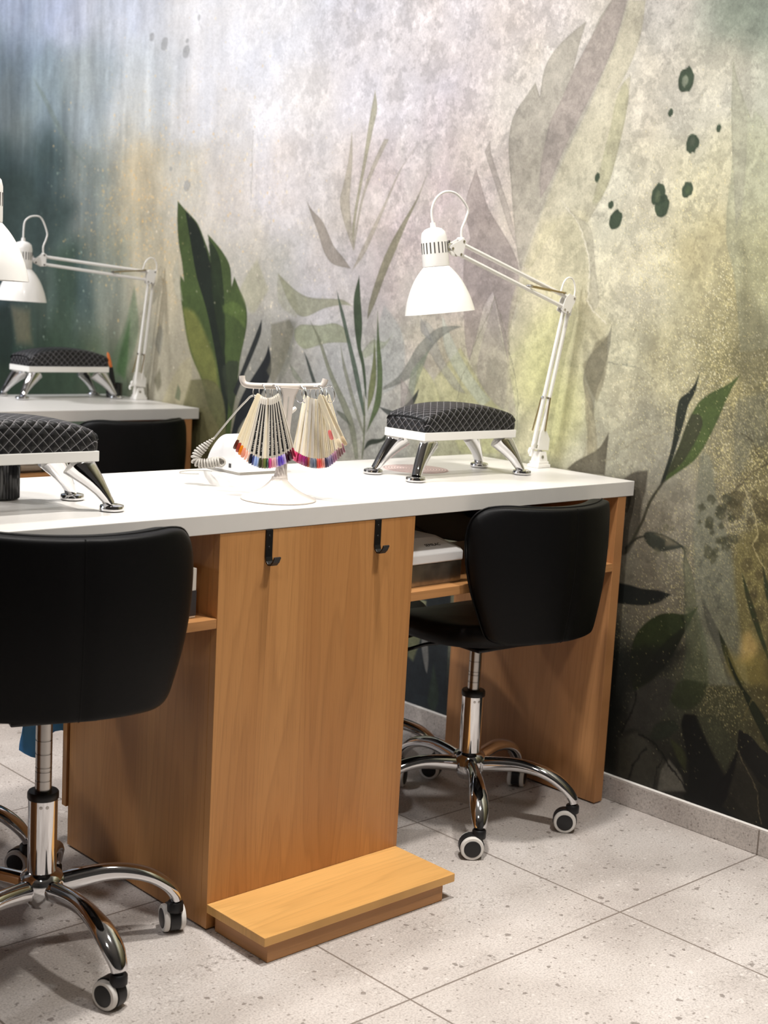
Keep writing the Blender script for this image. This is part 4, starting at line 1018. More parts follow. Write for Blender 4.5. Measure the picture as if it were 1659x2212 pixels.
# skirting: 6 cm strips of the floor stone with a white sealant bead along the top
m = MB(); m.box(1.7686, WX - 0.0002, -4.6, 6.2, 0.0005, 0.060, 0.001)
struct('baseboard_right', m, M['skirt'])
m = MB(); m.box(1.7694, WX - 0.0002, -4.6, 6.2, 0.0602, 0.0645, 0.0015)
struct('trim_1', m, M['grout_white'])


# ------------------------------------------------------------------ desks
def hook(x, parent, y0, ztop):
    """Flat black iron strip that curls forward into a J."""
    prof = [(0.0, ztop), (0.0, ztop - 0.052), (-0.003, ztop - 0.062), (-0.010, ztop - 0.068), (-0.019, ztop - 0.067), (-0.026, ztop - 0.060), (-0.031, ztop - 0.050)]
    m = MB()
    rings = []
    n = len(prof)
    for i, (y, z) in enumerate(prof):
        a = prof[max(i - 1, 0)]; b = prof[min(i + 1, n - 1)]
        t = V((0, b[0] - a[0], b[1] - a[1])).normalized()
        nrm = V((0, t.z, -t.y))
        c = V((x, y0 + y, z))
        rings.append([c + V((-0.008, 0, 0)) - nrm * 0.0, c + V((0.008, 0, 0)), c + V((0.008, 0, 0)) + nrm * 0.0036, c + V((-0.008, 0, 0)) + nrm * 0.0036])
    m.rings(rings)
    o = obj('hook', m, M['black_metal'], parent, bevel=0.0006)
    for dz in (0.012, 0.034):
        m = MB(); m.lathe([(0.0026, 0), (0.0022, 0.0008), (0.0, 0.0009)], (x, y0 - 0.0036, ztop - dz), (0, -1, 0), 12)
        obj('screw', m, M['black_plastic'], o, smooth=40)


def desk(label, y0, dz, hooks=True):
    D = 0.556
    top = H + dz
    und = top - 0.036
    t = thing('manicure_desk', label, 'desk', (0.776, y0, 0))
    ox = 0.776

    def bx(name, x0, x1, ya, yb, z0, z1, mat, bev=0.0008):
        m = MB(); m.box(x0 - ox, x1 - ox, ya, yb, z0, z1)
        return obj(name, m, mat, t, bevel=bev)
    bx('tabletop', -0.217, 1.768, 0.0, D, und, top, M['laminate'], 0.0012)
    e = 0.0004
    bx('front_panel', 0.525, 1.027, 0.0012, 0.0195, 0.004, und - e, M['wood_v'])
    bx('side_panel', 0.525, 0.543, 0.0202, 0.519, 0.004, und - e, M['wood_v_side'])
    bx('side_panel', 1.009, 1.027, 0.0202, 0.519, 0.004, und - e, M['wood_v_side'])
    bx('back_panel', 0.52, 1.032, 0.5197, 0.537, 0.09, und - e, M['wood_v'])
    bx('leg_panel', 1.7095, 1.741, 0.0012, 0.527, 0.004, und - e, M['wood_leg'])
    bx('leg_panel', -0.19, -0.1585, 0.0012, 0.527, 0.004, und - e, M['wood_leg'])
    bx('shelf', 1.0275, 1.709, 0.0016, 0.40, 0.594 + dz, 0.614 + dz, M['wood_edge'])
    bx('shelf', -0.158, 0.5245, 0.0016, 0.40, 0.598 + dz, 0.6165 + dz, M['wood_edge'])
    if hooks:
        hook(0.639 - ox, t, 0.0012, und - 0.0006)
        hook(0.920 - ox, t, 0.0012, und - 0.0006)
    return t


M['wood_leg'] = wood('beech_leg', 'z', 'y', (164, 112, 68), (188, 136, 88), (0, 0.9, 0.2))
desk('long white-topped beech manicure desk with the two black hooks and the swatch stand on it', 0.0, 0.0)
desk('white-topped desk at the back, behind the black chair and carrying the blurred hand rest', 1.82, 0.006, hooks=False)

# the low beech step in front of the pedestal
st = thing('wooden_step', 'low honey-coloured wooden step on the floor against the desk pedestal', 'step', (0.774, -0.09, 0))
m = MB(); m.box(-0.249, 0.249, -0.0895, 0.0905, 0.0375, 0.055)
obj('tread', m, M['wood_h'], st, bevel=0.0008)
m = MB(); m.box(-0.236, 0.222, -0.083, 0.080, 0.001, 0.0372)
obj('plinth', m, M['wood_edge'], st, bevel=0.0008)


# ------------------------------------------------------------------ armrests
def armrest(label, x, y, z, rz=0.0):
    t = thing('hand_rest', label, 'hand rest', (x, y, z), rz)
    # cushion: rounded block, domed along its length
    bm = bmesh.new()
    nx, ny = 36, 20
    hx, hy, z0 = 0.1535, 0.066, 0.1105

    def topz(u, v):
        e = max(abs(u) ** 9, abs(v) ** 5)
        return z0 + (0.028 + 0.026 * (1 - u * u) ** 0.8 + 0.004 * (1 - v * v)) * (1 - 0.0 * e)
    uvl = bm.loops.layers.uv.new('UVMap')
    rows = []
    prof = []                # cross-section runs up the front, over the top and down the back
    r = 0.010

    def section(u):
        h = topz(u, 0) - z0
        pts = []
        rr = 0.010
        pts.append((-hy, 0.0)); pts.append((-hy - 0.0015, 0.25 * (h - rr))); pts.append((-hy - 0.002, 0.6 * (h - rr))); pts.append((-hy - 0.001, h - rr))
        for k in range(1, 5):
            a = PI - (PI / 2) * k / 5
            pts.append((-hy + rr + rr * math.cos(a), h - rr + rr * math.sin(a)))
        for k in range(11):
            s = -1 + 2 * k / 10
            pts.append((s * (hy - rr), h + 0.004 * (1 - s * s)))
        for k in range(1, 5):
            a = PI / 2 - (PI / 2) * k / 5
            pts.append((hy - rr + rr * math.cos(a), h - rr + rr * math.sin(a)))
        pts += [(hy + 0.001, h - rr), (hy + 0.002, 0.6 * (h - rr)), (hy + 0.0015, 0.25 * (h - rr)), (hy, 0.0)]
        return pts
    us = [-1 + 2 * i / nx for i in range(nx + 1)]
    # rounding of the two ends
    xs = []
    for u in us:
        xs.append(u * hx)
    grid = []
    for u, xx in zip(us, xs):
        sec = section(u)
        end = max(0.0, (abs(u) - 0.93) / 0.07)
        k = 1 - 0.07 * end ** 2
        kz = 1 - 0.10 * end ** 2
        grid.append([V((xx, yy * k, z0 + zz * kz)) for yy, zz in sec])
    arcs = []
    for g in grid:
        a = [0.0]
        for p, q in zip(g[:-1], g[1:]):
            a.append(a[-1] + (q - p).length)
        mid = a[-1] / 2
        arcs.append([s - mid for s in a])
    vs = [[bm.verts.new(p) for p in g] for g in grid]
    n = len(grid[0])
    for i in range(nx):
        for j in range(n - 1):
            f = bm.faces.new((vs[i][j], vs[i][j + 1], vs[i + 1][j + 1], vs[i + 1][j]))
            for lp, (a, b) in zip(f.loops, ((i, j), (i, j + 1), (i + 1, j + 1), (i + 1, j))):
                lp[uvl].uv = (xs[a], arcs[a][b])
    for i, sgn in ((0, -1), (nx, 1)):
        # end face as a fan of rows so that the stitching runs on over it
        g = grid[i]
        half = n // 2
        for j in range(half):
            jj = n - 1 - j
            ids = [vs[i][j], vs[i][j + 1], vs[i][jj - 1], vs[i][jj]]
            ids = [v for k2, v in enumerate(ids) if v not in ids[:k2]]
            if len(ids) < 3:
                continue
            f = bm.faces.new(ids)
            for lp in f.loops:
                c = lp.vert.co
                lp[uvl].uv = (sgn * (hx + g[half].z - c.z), c.y)
    f = bm.faces.new([vs[i][0] for i in range(nx + 1)] + [vs[i][n - 1] for i in range(nx, -1, -1)])
    bmesh.ops.recalc_face_normals(bm, faces=bm.faces)
    me = bpy.data.meshes.new('cushion')
    bm.to_mesh(me); bm.free()
    cu = obj_me('cushion', me, M['quilt'], t, smooth=50)
    for u in (-1, 1):
        g = grid[0 if u < 0 else nx]
        m = MB(); m.tube([p + V((u * 0.0005, 0, 0)) for p in g[3:-3]], 0.0016, 6)
        obj('piping', m, M['leather'], cu, smooth=60)
    m = MB(); m.box(-0.155, 0.155, -0.0675, 0.0675, 0.091, 0.110)
    obj('board', m, M['white_paint'], t, bevel=0.0012)
    for sx in (-1, 1):
        for sy in (-1, 1):
            path = [(0.118, 0.048, 0.0908, 0.036), (0.131, 0.052, 0.077, 0.031), (0.148, 0.058, 0.057, 0.023), (0.162, 0.063, 0.038, 0.0165), (0.172, 0.067, 0.022, 0.0125), (0.178, 0.070, 0.0118, 0.0105)]
            sp = spline([V(p[:3]) for p in path], 5)
            ws = [p[3] for p in path]
            rings = []
            for i, p in enumerate(sp):
                f = i / 5.0
                k = min(int(f), len(ws) - 2)
                w = ws[k] + (ws[k + 1] - ws[k]) * (f - k)
                d = (sp[min(i + 1, len(sp) - 1)] - sp[max(i - 1, 0)]).normalized()
                out = V((1, 0.25, 0)).normalized()
                nrm = (out - d * out.dot(d)).normalized()
                side = d.cross(nrm).normalized()
                # broad shell: wide across the splay direction, rounded outside
                ring = []
                for q in range(14):
                    a = 2 * PI * q / 14
                    ring.append(p + nrm * (w * 0.85 * math.cos(a)) + side * (0.0150 * math.sin(a) * (0.65 + 0.35 * w / 0.025)))
                ring = [V((c.x, c.y, min(c.z, 0.0908))) for c in ring]
                rings.append([V((c.x * sx, c.y * sy, c.z)) for c in ring])
            m = MB(); m.rings(rings)
            lg = obj('leg', m, M['chrome'], t, smooth=60)
            m = MB()
            m.lathe([(0.019, 0), (0.0225, 0.002), (0.0232, 0.006), (0.0215, 0.0105), (0.016, 0.0122), (0.0, 0.0125)], (0.181 * sx, 0.0715 * sy, 0), seg=28)
            obj('foot', m, M['chrome'], lg, smooth=45)
    return t


armrest('black quilted hand rest on chrome legs standing over the round pink grille', 1.391, 0.2655, H + 0.0003)
armrest('black quilted hand rest cut by the edge of the photo, over the ribbed cup', 0.183, 0.188, H + 0.0003, math.radians(-1.0))
armrest('blurred black hand rest on the white desk at the back', 1.492, 2.262, H + 0.0063)


# ------------------------------------------------------------------ arm lamps
def lamp(label, base, low, elbow, br, face, tilt, zt, ext=1.0):
    """base: clamp position on the top; low/elbow/br: pivots; face: direction the head sits from the bracket; tilt: head axis."""
    low, elbow, br = V(low), V(elbow), V(br)
    O = V((base[0], base[1], zt))
    t = thing('desk_lamp', label, 'lamp', O)
    low, elbow, br = low - O, elbow - O, br - O
    sd = -1 if face[0] < 0 else 1          # +-1: which way the arm leaves
    # clamp
    m = MB(); m.box(-0.024, 0.024, -0.019, 0.019, 0.0003, 0.009, 0.0015)
    m.box(-0.020, 0.020, -0.016, 0.016, 0.0085, 0.016, 0.001)
    m.rings([[V((x * 0.0165, y * 0.0145, 0.0155)) for x, y in ((-1, -1), (1, -1), (1, 1), (-1, 1))], [V((x * 0.0125, y * 0.0115, 0.041)) for x, y in ((-1, -1), (1, -1), (1, 1), (-1, 1))]])
    cl = obj('clamp', m, M['white_paint'], t, bevel=0.001)
    m = MB(); m.lathe([(0.0042, 0), (0.0042, 0.0012), (0, 0.0014)], (-0.004, -0.0138, 0.028), (0, -1, 0.12), 16)
    obj('screw', m, M['steel'], cl, smooth=40)
    # fork above the clamp
    m = MB()
    m.cyl((0, 0, 0.038), (0, 0, 0.050), 0.006, 14)
    for dy in (-0.011, 0.011):
        poly = [(-0.024, 0.048), (0.020, 0.044), (0.022, 0.074), (0.008, 0.094), (-0.012, 0.096), (-0.015, 0.082), (-0.020, 0.058)]
        m.prism([(x, z) for x, z in poly], 'y', dy - 0.001, dy + 0.001)
    m.prism([(-0.023, 0.0475), (0.020, 0.0435), (0.020, 0.046), (-0.023, 0.05)], 'y', -0.011, 0.011)
    fk = obj('lower_bracket', m, M['white_paint'], t, bevel=0.0005)
    m = MB()
    m.tube([(-0.030, -0.004, 0.050), (-0.034, -0.004, 0.058), (-0.030, -0.004, 0.064)], 0.0042, 8)
    m.tube([(-0.030, 0.006, 0.050), (-0.034, 0.006, 0.042), (-0.031, 0.006, 0.036)], 0.0042, 8)
    m.cyl((-0.031, 0.001, 0.05), (-0.020, 0.001, 0.05), 0.0035, 10)
    obj('wing_nut', m, M['white_paint'], fk, smooth=50)
    ax = (elbow - low).normalized()
    side = V((1, 0, 0))                     # the two bars of each arm lie side by side in the arm's plane
    s1 = V((0, 0, 0)) + side * 0.010
    for k in (-1, 1):
        a = low + side * (0.0115 * k) - ax * (0.0 if k > 0 else 0.028)
        b = elbow + side * (0.0095 * k) + ax * (0.004 if k > 0 else -0.012)
        m = MB(); m.tube([a, b], 0.0052, 8)
        la = obj('lower_arm_bar', m, M['white_paint'], t, smooth=40)
    q = low + ax * 0.125
    for k in (-1, 1):
        p0 = V((-0.0195 if k < 0 else 0.0, -0.013 * k, 0.094)) + V((0, 0, 0))
        p1 = q + V((-0.012 + 0.009 * (k + 1), -0.007 * k, 0))
        m = MB(); m.tube([p0, p1], 0.0019, 8)
        obj('spring', m, M['brass'], la, smooth=60)
    m = MB()
    m.tube([q + V((-0.018, 0, 0.002)), q + V((0.013, 0, -0.002))], 0.0032, 8)
    obj('spring_pin', m, M['steel'], la, smooth=60)
    # elbow plates
    ua = (br - elbow).normalized()
    upn = V((0, 0, 1)) - ua * ua.z
    upn.normalize()
    m = MB()
    nrm = ua.cross(upn).normalized()
    for k in (-1, 1):
        c = elbow + nrm * (0.009 * k)
        loop = [c - upn * 0.028 + ua * 0.004, c - upn * 0.026 + ua * 0.020, c + upn * 0.004 + ua * 0.020, c + upn * 0.022 + ua * 0.012, c + upn * 0.022 - ua * 0.012, c + upn * 0.010 - ua * 0.014, c - upn * 0.022 - ua * 0.008]
        m.rings([[p - nrm * 0.0011 for p in loop], [p + nrm * 0.0011 for p in loop]])
    m.tube([elbow + upn * 0.02 - ua * 0.009 - nrm * 0.009, elbow + upn * 0.02 - ua * 0.009 + nrm * 0.009], 0.004, 8)
    eb = obj('elbow_bracket', m, M['white_paint'], t, bevel=0.0004)
    for a, b in ((0.016, -0.008), (-0.02, 0.012), (-0.023, 0.001)):
        c = elbow + upn * a + ua * b
        m = MB(); m.cyl(c - nrm * 0.0118, c + nrm * 0.0118, 0.0026, 10)
        obj('rivet', m, M['steel'], eb, smooth=50)
    # upper arm
    for k in (-1, 1):
        m = MB(); m.tube([elbow + upn * (0.0135 * k) - ua * (0.004 if k > 0 else -0.006), br + upn * (0.0125 * k) - ua * 0.002], 0.0052, 8)
        upa = obj('upper_arm_bar', m, M['white_paint'], t, smooth=40)
    c0 = elbow + ua * 0.026 + upn * 0.018
    c1 = elbow + ua * 0.135 - upn * 0.004
    for k in (-1, 1):
        m = MB(); m.tube([c0 + nrm * 0.009 * k, c1 + nrm * 0.006 * k], 0.0024, 8)
        obj('spring', m, M['brass'], upa, smooth=60)
    m = MB(); m.tube([c1 - nrm * 0.009, c1 + nrm * 0.009], 0.0036, 8)
    obj('spring_pin', m, M['steel'], upa, smooth=60)
    m = MB(); m.tube([c0 - nrm * 0.011, c0 + nrm * 0.011], 0.003, 8)
    obj('spring_pin', m, M['steel'], upa, smooth=60)
    # head bracket
    m = MB()
    for k in (-1, 1):
        c = br + nrm * (0.010 * k)
        loop = [c + upn * 0.024 + ua * 0.000, c + upn * 0.020 - ua * 0.010, c - upn * 0.018 - ua * 0.012, c - upn * 0.021 + ua * 0.004, c - upn * 0.012 + ua * 0.030, c - upn * 0.006 + ua * 0.030]
        m.rings([[p - nrm * 0.001 for p in loop], [p + nrm * 0.001 for p in loop]])
    m.tube([br + upn * 0.021 - nrm * 0.01, br + upn * 0.021 + nrm * 0.01], 0.0045, 8)
    hb = obj('head_bracket', m, M['white_paint'], t, bevel=0.0004)
    for a, b in ((0.017, -0.003), (-0.014, -0.006), (-0.010, 0.022)):
        c = br + upn * a + ua * b
        m = MB(); m.cyl(c - nrm * 0.0125, c + nrm * 0.0125, 0.003, 10)
        obj('rivet', m, M['steel'], hb, smooth=50)
    # head
    axis = V(tilt).normalized()
    hc = br + V(face) * 1.0                 # middle of the socket housing
    k0 = br + ua * 0.026 - upn * 0.008
    m = MB()
    kp = hc + (k0 - hc).normalized() * 0.029
    m.tube([kp, k0], 0.0045, 10)
    kd = (k0 - kp).normalized()
    m.box(-0.008, 0.008, -0.007, 0.007, -0.009, 0.009, 0.001)
    for v in m.bm.verts[-0:]:
        pass
    km = (kp + kd * 0.010)
    bmv = [v for v in m.bm.verts if v.co.length < 0.016]
    for v in bmv:
        v.co = v.co + km
    m.cyl(km + V((0, 0, 0.009)), km + V((0, 0, 0.015)), 0.005, 10)
    obj('swivel_joint', m, M['chrome'], t, smooth=40)
    zs0 = hc - axis * 0.043
    m = MB()
    m.lathe([(0.0305, 0.0), (0.031, 0.004), (0.0305, 0.045), (0.030, 0.066), (0.027, 0.078), (0.020, 0.085), (0.010, 0.0885), (0.0, 0.089)], zs0, axis, 40, cap0=True)
    sk = obj('socket_housing', m, M['white_paint'], t, smooth=50)
    a0 = axis.orthogonal().normalized()
    b0 = axis.cross(a0)
    m = MB()
    for q in range(20):
        an = 2 * PI * q / 20
        d = a0 * math.cos(an) + b0 * math.sin(an)
        e = axis.cross(d)
        c = zs0 + axis * 0.042 + d * 0.0306
        hw, hh = 0.00145, 0.0125
        m.rings([[c - e * hw - axis * hh - d * 0.001, c + e * hw - axis * hh - d * 0.001, c + e * hw + axis * hh - d * 0.001, c - e * hw + axis * hh - d * 0.001],
                 [c - e * hw - axis * hh + d * 0.0004, c + e * hw - axis * hh + d * 0.0004, c + e * hw + axis * hh + d * 0.0004, c - e * hw + axis * hh + d * 0.0004]])
    obj('vent_slots', m, M['dark_slot'], sk)
    m = MB()
    m.cyl(zs0 + axis * 0.086 + b0 * 0.0, zs0 + axis * 0.100, 0.0075, 14, 0.006)
    obj('cable_grip', m, M['white_paint'], sk, smooth=40)
    # shade: open bell with wall thickness
    outp = [(0.0305, -0.001), (0.037, -0.008), (0.047, -0.020), (0.058, -0.037), (0.067, -0.056), (0.0745, -0.076), (0.0795, -0.095), (0.082, -0.107)]
    inp = [(r - 0.0013, z) for r, z in reversed(outp)]
    inp[0] = (0.0807, -0.1072)
    inp.append((0.0295, -0.003))
    po = [(p.x, p.y) for p in spline([(r, z, 0) for r, z in outp], 3)]
    pi_ = [(p.x, p.y) for p in spline([(r, z, 0) for r, z in inp], 3)]
    m = MB(); m.lathe(po + pi_, zs0, axis, 56, cap0=False, cap1=False)
    obj('lamp_shade', m, M['white_shade'], t, smooth=50)
    m = MB()
    m.lathe([(0.0, -0.088), (0.016, -0.084), (0.026, -0.070), (0.029, -0.055), (0.024, -0.035), (0.014, -0.018), (0.013, 0.0)], zs0, axis, 24)
    obj('bulb', m, M['white_plastic'], t, smooth=60)
    # flex: loop from the cap to the bracket, run along the arm, loop at the elbow
    tp = zs0 + axis * 0.098
    out = (br - tp); out.z = 0
    on = out.normalized()
    top = br + upn * 0.026
    pts = [tp, tp + axis * 0.03, tp + on * 0.006 + V((0, 0, 0.058)), tp + on * 0.03 + V((0, 0, 0.074)), tp + on * 0.062 + V((0, 0, 0.071)), top + on * 0.012 + V((0, 0, 0.068)), top + on * 0.010 + V((0, 0, 0.045)), top + V((0, 0, 0.02)), top]
    m = MB(); m.tube(spline(pts, 6), 0.0027, 10)
    obj('cord_loop', m, M['white_paint'], t, smooth=70)
    m = MB()
    pe = elbow + upn * 0.02
    o2 = -V((ua.x, ua.y, 0)).normalized()
    pts = [pe + ua * 0.034 - V((0, 0, 0.004)), pe + ua * 0.024 + V((0, 0, 0.026)), pe + ua * 0.008 + V((0, 0, 0.042)), pe + o2 * 0.008 + V((0, 0, 0.038)), pe + o2 * 0.016 + V((0, 0, 0.014)), pe + o2 * 0.010 - V((0, 0, 0.022)), elbow + o2 * 0.011 - V((0, 0, 0.03))]
    m.tube(spline(pts, 6), 0.0022, 10)
    obj('cord_loop', m, M['white_paint'], t, smooth=70)
    return t


UPT = V((0.045, 0.085, 0.0)).normalized()
tv = V((0, 0, 1)) * math.cos(math.radians(8)) - E1 * math.sin(math.radians(8))
lamp('white jointed lamp clamped to the front desk beside the mural, shown whole', (1.738, 0.283), (1.722, 0.283, 0.871), (1.742, 0.23, 1.233), (1.385, 0.275, 1.347), (-0.067, 0.010, -0.004), tv, H)
lamp('white lamp of which only the shade shows, above the ribbed cup', (-0.18, 0.283), (-0.163, 0.283, 0.871), (-0.19, 0.30, 1.233), (0.197, 0.405, 1.371), (0.067, 0.010, -0.004), V((0.02, 0.01, 1)), H)
lamp('blurred white jointed lamp clamped to the desk at the back', (1.742, 2.15), (1.735, 2.148, 0.857), (1.738, 2.084, 1.250), (1.386, 2.205, 1.283), (-0.070, 0.004, 0.012), V((0.02, 0.0, 1)), H + 0.006)


# ------------------------------------------------------------------ chairs
def chair(label, x, y, star, seat_yaw, swivels, lift=0.0, group=None):
    t = thing('swivel_chair', label, 'chair', (x, y, 0), 0.0, group)
    # five chrome legs with castors
    for k in range(5):
        an = math.radians(star + 72 * k)
        rad = V((math.cos(an), math.sin(an), 0))
        sid = V((-math.sin(an), math.cos(an), 0))
        path = [(0.022, 0.132, 0.0165, 0.020), (0.07, 0.139, 0.0155, 0.0185), (0.12, 0.143, 0.0155, 0.0165), (0.165, 0.138, 0.0185, 0.0145), (0.205, 0.124, 0.0215, 0.0135), (0.235, 0.103, 0.0215, 0.0125), (0.252, 0.083, 0.0175, 0.012), (0.257, 0.070, 0.015, 0.0115)]
        sp = spline([V((p[0], p[1], 0)) for p in path], 4)
        sw = spline([V((p[2], p[3], 0)) for p in path], 4)
        rings = []
        for i, p in enumerate(sp):
            d = (sp[min(i + 1, len(sp) - 1)] - sp[max(i - 1, 0)]).normalized()
            dr = rad * d.x + V((0, 0, d.y))
            up = sid.cross(dr) * -1
            c = rad * p.x + V((0, 0, p.y))
            w, h = sw[i].x, sw[i].y
            rings.append([c + sid * (w * math.cos(2 * PI * q / 16)) + up * (h * math.sin(2 * PI * q / 16)) for q in range(16)])
        m = MB(); m.rings(rings)
        lg = obj('leg', m, M['chrome'], t, smooth=60)
        # castor
        tip = rad * 0.255
        cs = bpy.data.objects.new('castor', None)
        cs.empty_display_size = 0.02
        sw_a = math.radians(swivels[k])
        ax = V((math.cos(sw_a), math.sin(sw_a), 0))     # axle
        fw = V((-ax.y, ax.x, 0))                        # trailing direction
        cc = tip + fw * 0.016
        m = MB()
        m.cyl(tip + V((0, 0, 0.046)), tip + V((0, 0, 0.071)), 0.0085, 14)
        m.lathe([(0.0135, 0.0), (0.0155, 0.002), (0.0155, 0.018), (0.013, 0.021)], tip + V((0, 0, 0.045)), (0, 0, 1), 18)
        # hood over the two wheels
        hood = []
        for q in range(15):
            a = math.radians(-40 + 250 * q / 14)
            hood.append((0.0285 * math.cos(a), 0.0275 + 0.0285 * math.sin(a)))
        inner = [(0.010 * math.cos(math.radians(-40 + 250 * q / 14)), 0.0275 + 0.010 * math.sin(math.radians(-40 + 250 * q / 14))) for q in range(14, -1, -1)]
        poly = hood + inner
        r0 = [cc - fw * px - ax * 0.0095 + V((0, 0, pz)) for px, pz in poly]
        r1 = [cc - fw * px + ax * 0.0095 + V((0, 0, pz)) for px, pz in poly]
        m.rings([r0, r1])
        hd = obj('castor', m, M['black_plastic'], t, smooth=40)
        for s in (-1, 1):
            m = MB()
            o = cc + V((0, 0, 0.0265)) + ax * (0.0098 * s)
            m.lathe([(0.0245, 0.0), (0.0265, 0.002), (0.0265, 0.008), (0.0245, 0.0108), (0.020, 0.0112)], o, ax * s, 32)
            wl = obj('wheel', m, M['white_tyre'], hd, smooth=40)
            m = MB()
            m.lathe([(0.0192, 0.0110), (0.0192, 0.0117), (0.0175, 0.0122), (0.0, 0.0122)], o, ax * s, 28)
            w2 = m
            # hub cap belongs to the wheel: same mesh, second material
            bm2 = m.bm
            me2 = bpy.data.meshes.new('tmp'); bmesh.ops.recalc_face_normals(bm2, faces=bm2.faces); bm2.to_mesh(me2); bm2.free()
            b3 = bmesh.new(); b3.from_mesh(wl.data); n0 = len(b3.faces); b3.from_mesh(me2)
            b3.faces.ensure_lookup_table()
            for f in b3.faces[n0:]:
                f.material_index = 1
                f.smooth = True
            b3.to_mesh(wl.data); b3.free(); bpy.data.meshes.remove(me2)
            wl.data.materials.append(M['black_plastic'])
    # hub and column
    m = MB(); m.lathe([(0.024, 0.098), (0.027, 0.104), (0.036, 0.112), (0.041, 0.125), (0.041, 0.148), (0.036, 0.158), (0.028, 0.163), (0.026, 0.164)], seg=36)
    obj('hub', m, M['chrome'], t, smooth=45)
    m = MB(); m.lathe([(0.0262, 0.160), (0.0262, 0.303)], seg=36)
    sl = obj('column_sleeve', m, M['chrome'], t, smooth=45)
    for da in (-0.22, 0.22):
        a = math.radians(-115) + da
        d = V((math.cos(a), math.sin(a), 0))
        m = MB(); m.lathe([(0.0032, 0), (0.003, 0.0006), (0, 0.0008)], V((0, 0, 0.290)) + d * 0.026, d, 12)
        obj('screw', m, M['steel'], sl, smooth=40)
    m = MB(); m.lathe([(0.0275, 0.300), (0.0282, 0.303), (0.0282, 0.311), (0.0265, 0.314), (0.018, 0.3145)], seg=36)
    obj('collar', m, M['black_plastic'], t, smooth=45)
    m = MB()
    pr = [(0.0148, 0.312)]
    for z in (0.335, 0.352, 0.360, 0.385, 0.41):
        pr += [(0.0148, z - 0.0012), (0.0141, z - 0.0006), (0.0141, z + 0.0006), (0.0148, z + 0.0012)]
    pr += [(0.0148, 0.432 + lift)]
    m.lathe(pr, seg=28)
    obj('gas_piston', m, M['steel'], t, smooth=30)
    # seat and back turn on the column
    sa = math.radians(seat_yaw)
    R = Matrix.Translation((0, 0, lift)) @ Matrix.Rotation(sa, 4, 'Z')
    m = MB(); m.cyl((0, 0, 0.418), (0, 0, 0.434), 0.021, 20)
    m.box(-0.075, 0.075, -0.085, 0.085, 0.4302, 0.438, 0.002)
    for v in m.bm.verts:
        v.co = R @ v.co
    pl = obj('seat_plate', m, M['black_plastic'], t, smooth=40)
    m = MB(); m.tube([R @ V(p) for p in ((-0.06, 0.03, 0.431), (-0.12, 0.05, 0.427), (-0.16, 0.06, 0.418))], 0.0045, 8)
    a = R @ V((-0.15, 0.057, 0.421)); b = R @ V((-0.205, 0.074, 0.408))
    m.tube([a, a + (b - a) * 0.3, b], [0.006, 0.009, 0.007], 10, flat=0.5)
    obj('lever', m, M['black_plastic'], pl, smooth=60)
    # seat: thick saddle cushion, sides and rear lifted
    rings = []
    NS = 40
    for fr, zo in ((0.02, -0.5), (0.55, -0.5), (0.86, -0.44), (0.97, -0.25), (1.0, 0.0), (0.975, 0.3), (0.88, 0.47), (0.6, 0.5), (0.02, 0.5)):
        ring = []
        for q in range(NS):
            a = 2 * PI * q / NS
            c, s = math.cos(a), math.sin(a)
            ex = 2 / 2.7
            px = 0.196 * abs(c) ** ex * (1 if c >= 0 else -1) * fr
            py = 0.225 * abs(s) ** ex * (1 if s >= 0 else -1) * fr - 0.022
            dish = 0.022 * (px / 0.21) ** 2 + (0.045 * (py / 0.24) ** 2 if py < 0 else -0.018 * (py / 0.2) ** 2)
            ring.append(R @ V((px, py, 0.4665 + 0.028 + dish * (0.9) - 0.028 + zo * 0.056)))
        rings.append(ring)
    m = MB(); m.rings(rings)
    obj('seat', m, M['leather'], t, smooth=70)
    # back: wide butterfly shell, wings wrapped forward
    zt_ = [(0.488, 0.130), (0.494, 0.160), (0.506, 0.178), (0.534, 0.192), (0.58, 0.213), (0.63, 0.231), (0.68, 0.241), (0.725, 0.243), (0.757, 0.235), (0.777, 0.220), (0.791, 0.196), (0.797, 0.156)]
    zsp = spline([V((h, z, 0)) for z, h in zt_], 3)
    NU = 28

    def mid(u, hw, z):
        f = (z - 0.485) / 0.325
        yb = -0.246 - 0.016 * f - 0.012 * math.sin(PI * f)
        ang = u * hw / 0.25
        px = 0.25 * math.sin(ang)
        k = 0.25 * (1 - math.cos(ang))
        dip = -0.006 * (1 - u * u) * max(0, (f - 0.9) / 0.1)
        return V((px, yb + k, z + dip))
    outer, inner = [], []
    rows = [(p.x, p.y) for p in zsp]
    nr = len(rows)
    for i, (hw, z) in enumerate(rows):
        ro, ri = [], []
        fi = i / (nr - 1)
        for q in range(NU + 1):
            u = -1 + 2 * q / NU
            c = mid(u, hw, z)
            e = mid(min(u + 0.02, 1.02), hw, z) - mid(max(u - 0.02, -1.02), hw, z)
            nrm = V((e.y, -e.x, 0)).normalized()          # points to the rear
            edge = max(abs(u) ** 6, abs(2 * fi - 1) ** 10)
            th = 0.021 * math.sqrt(max(0.0, 1 - edge)) + 0.006
            groove = 0.0035 * math.exp(-(u * hw / 0.0035) ** 2) * (1 if fi < 0.97 else 0)
            ro.append(R @ (c + nrm * (th - groove)))
            ri.append(R @ (c - nrm * th))
        outer.append(ro); inner.append(ri)
    bm = bmesh.new()
    vo = [[bm.verts.new(p) for p in r] for r in outer]
    vi = [[bm.verts.new(p) for p in r] for r in inner]
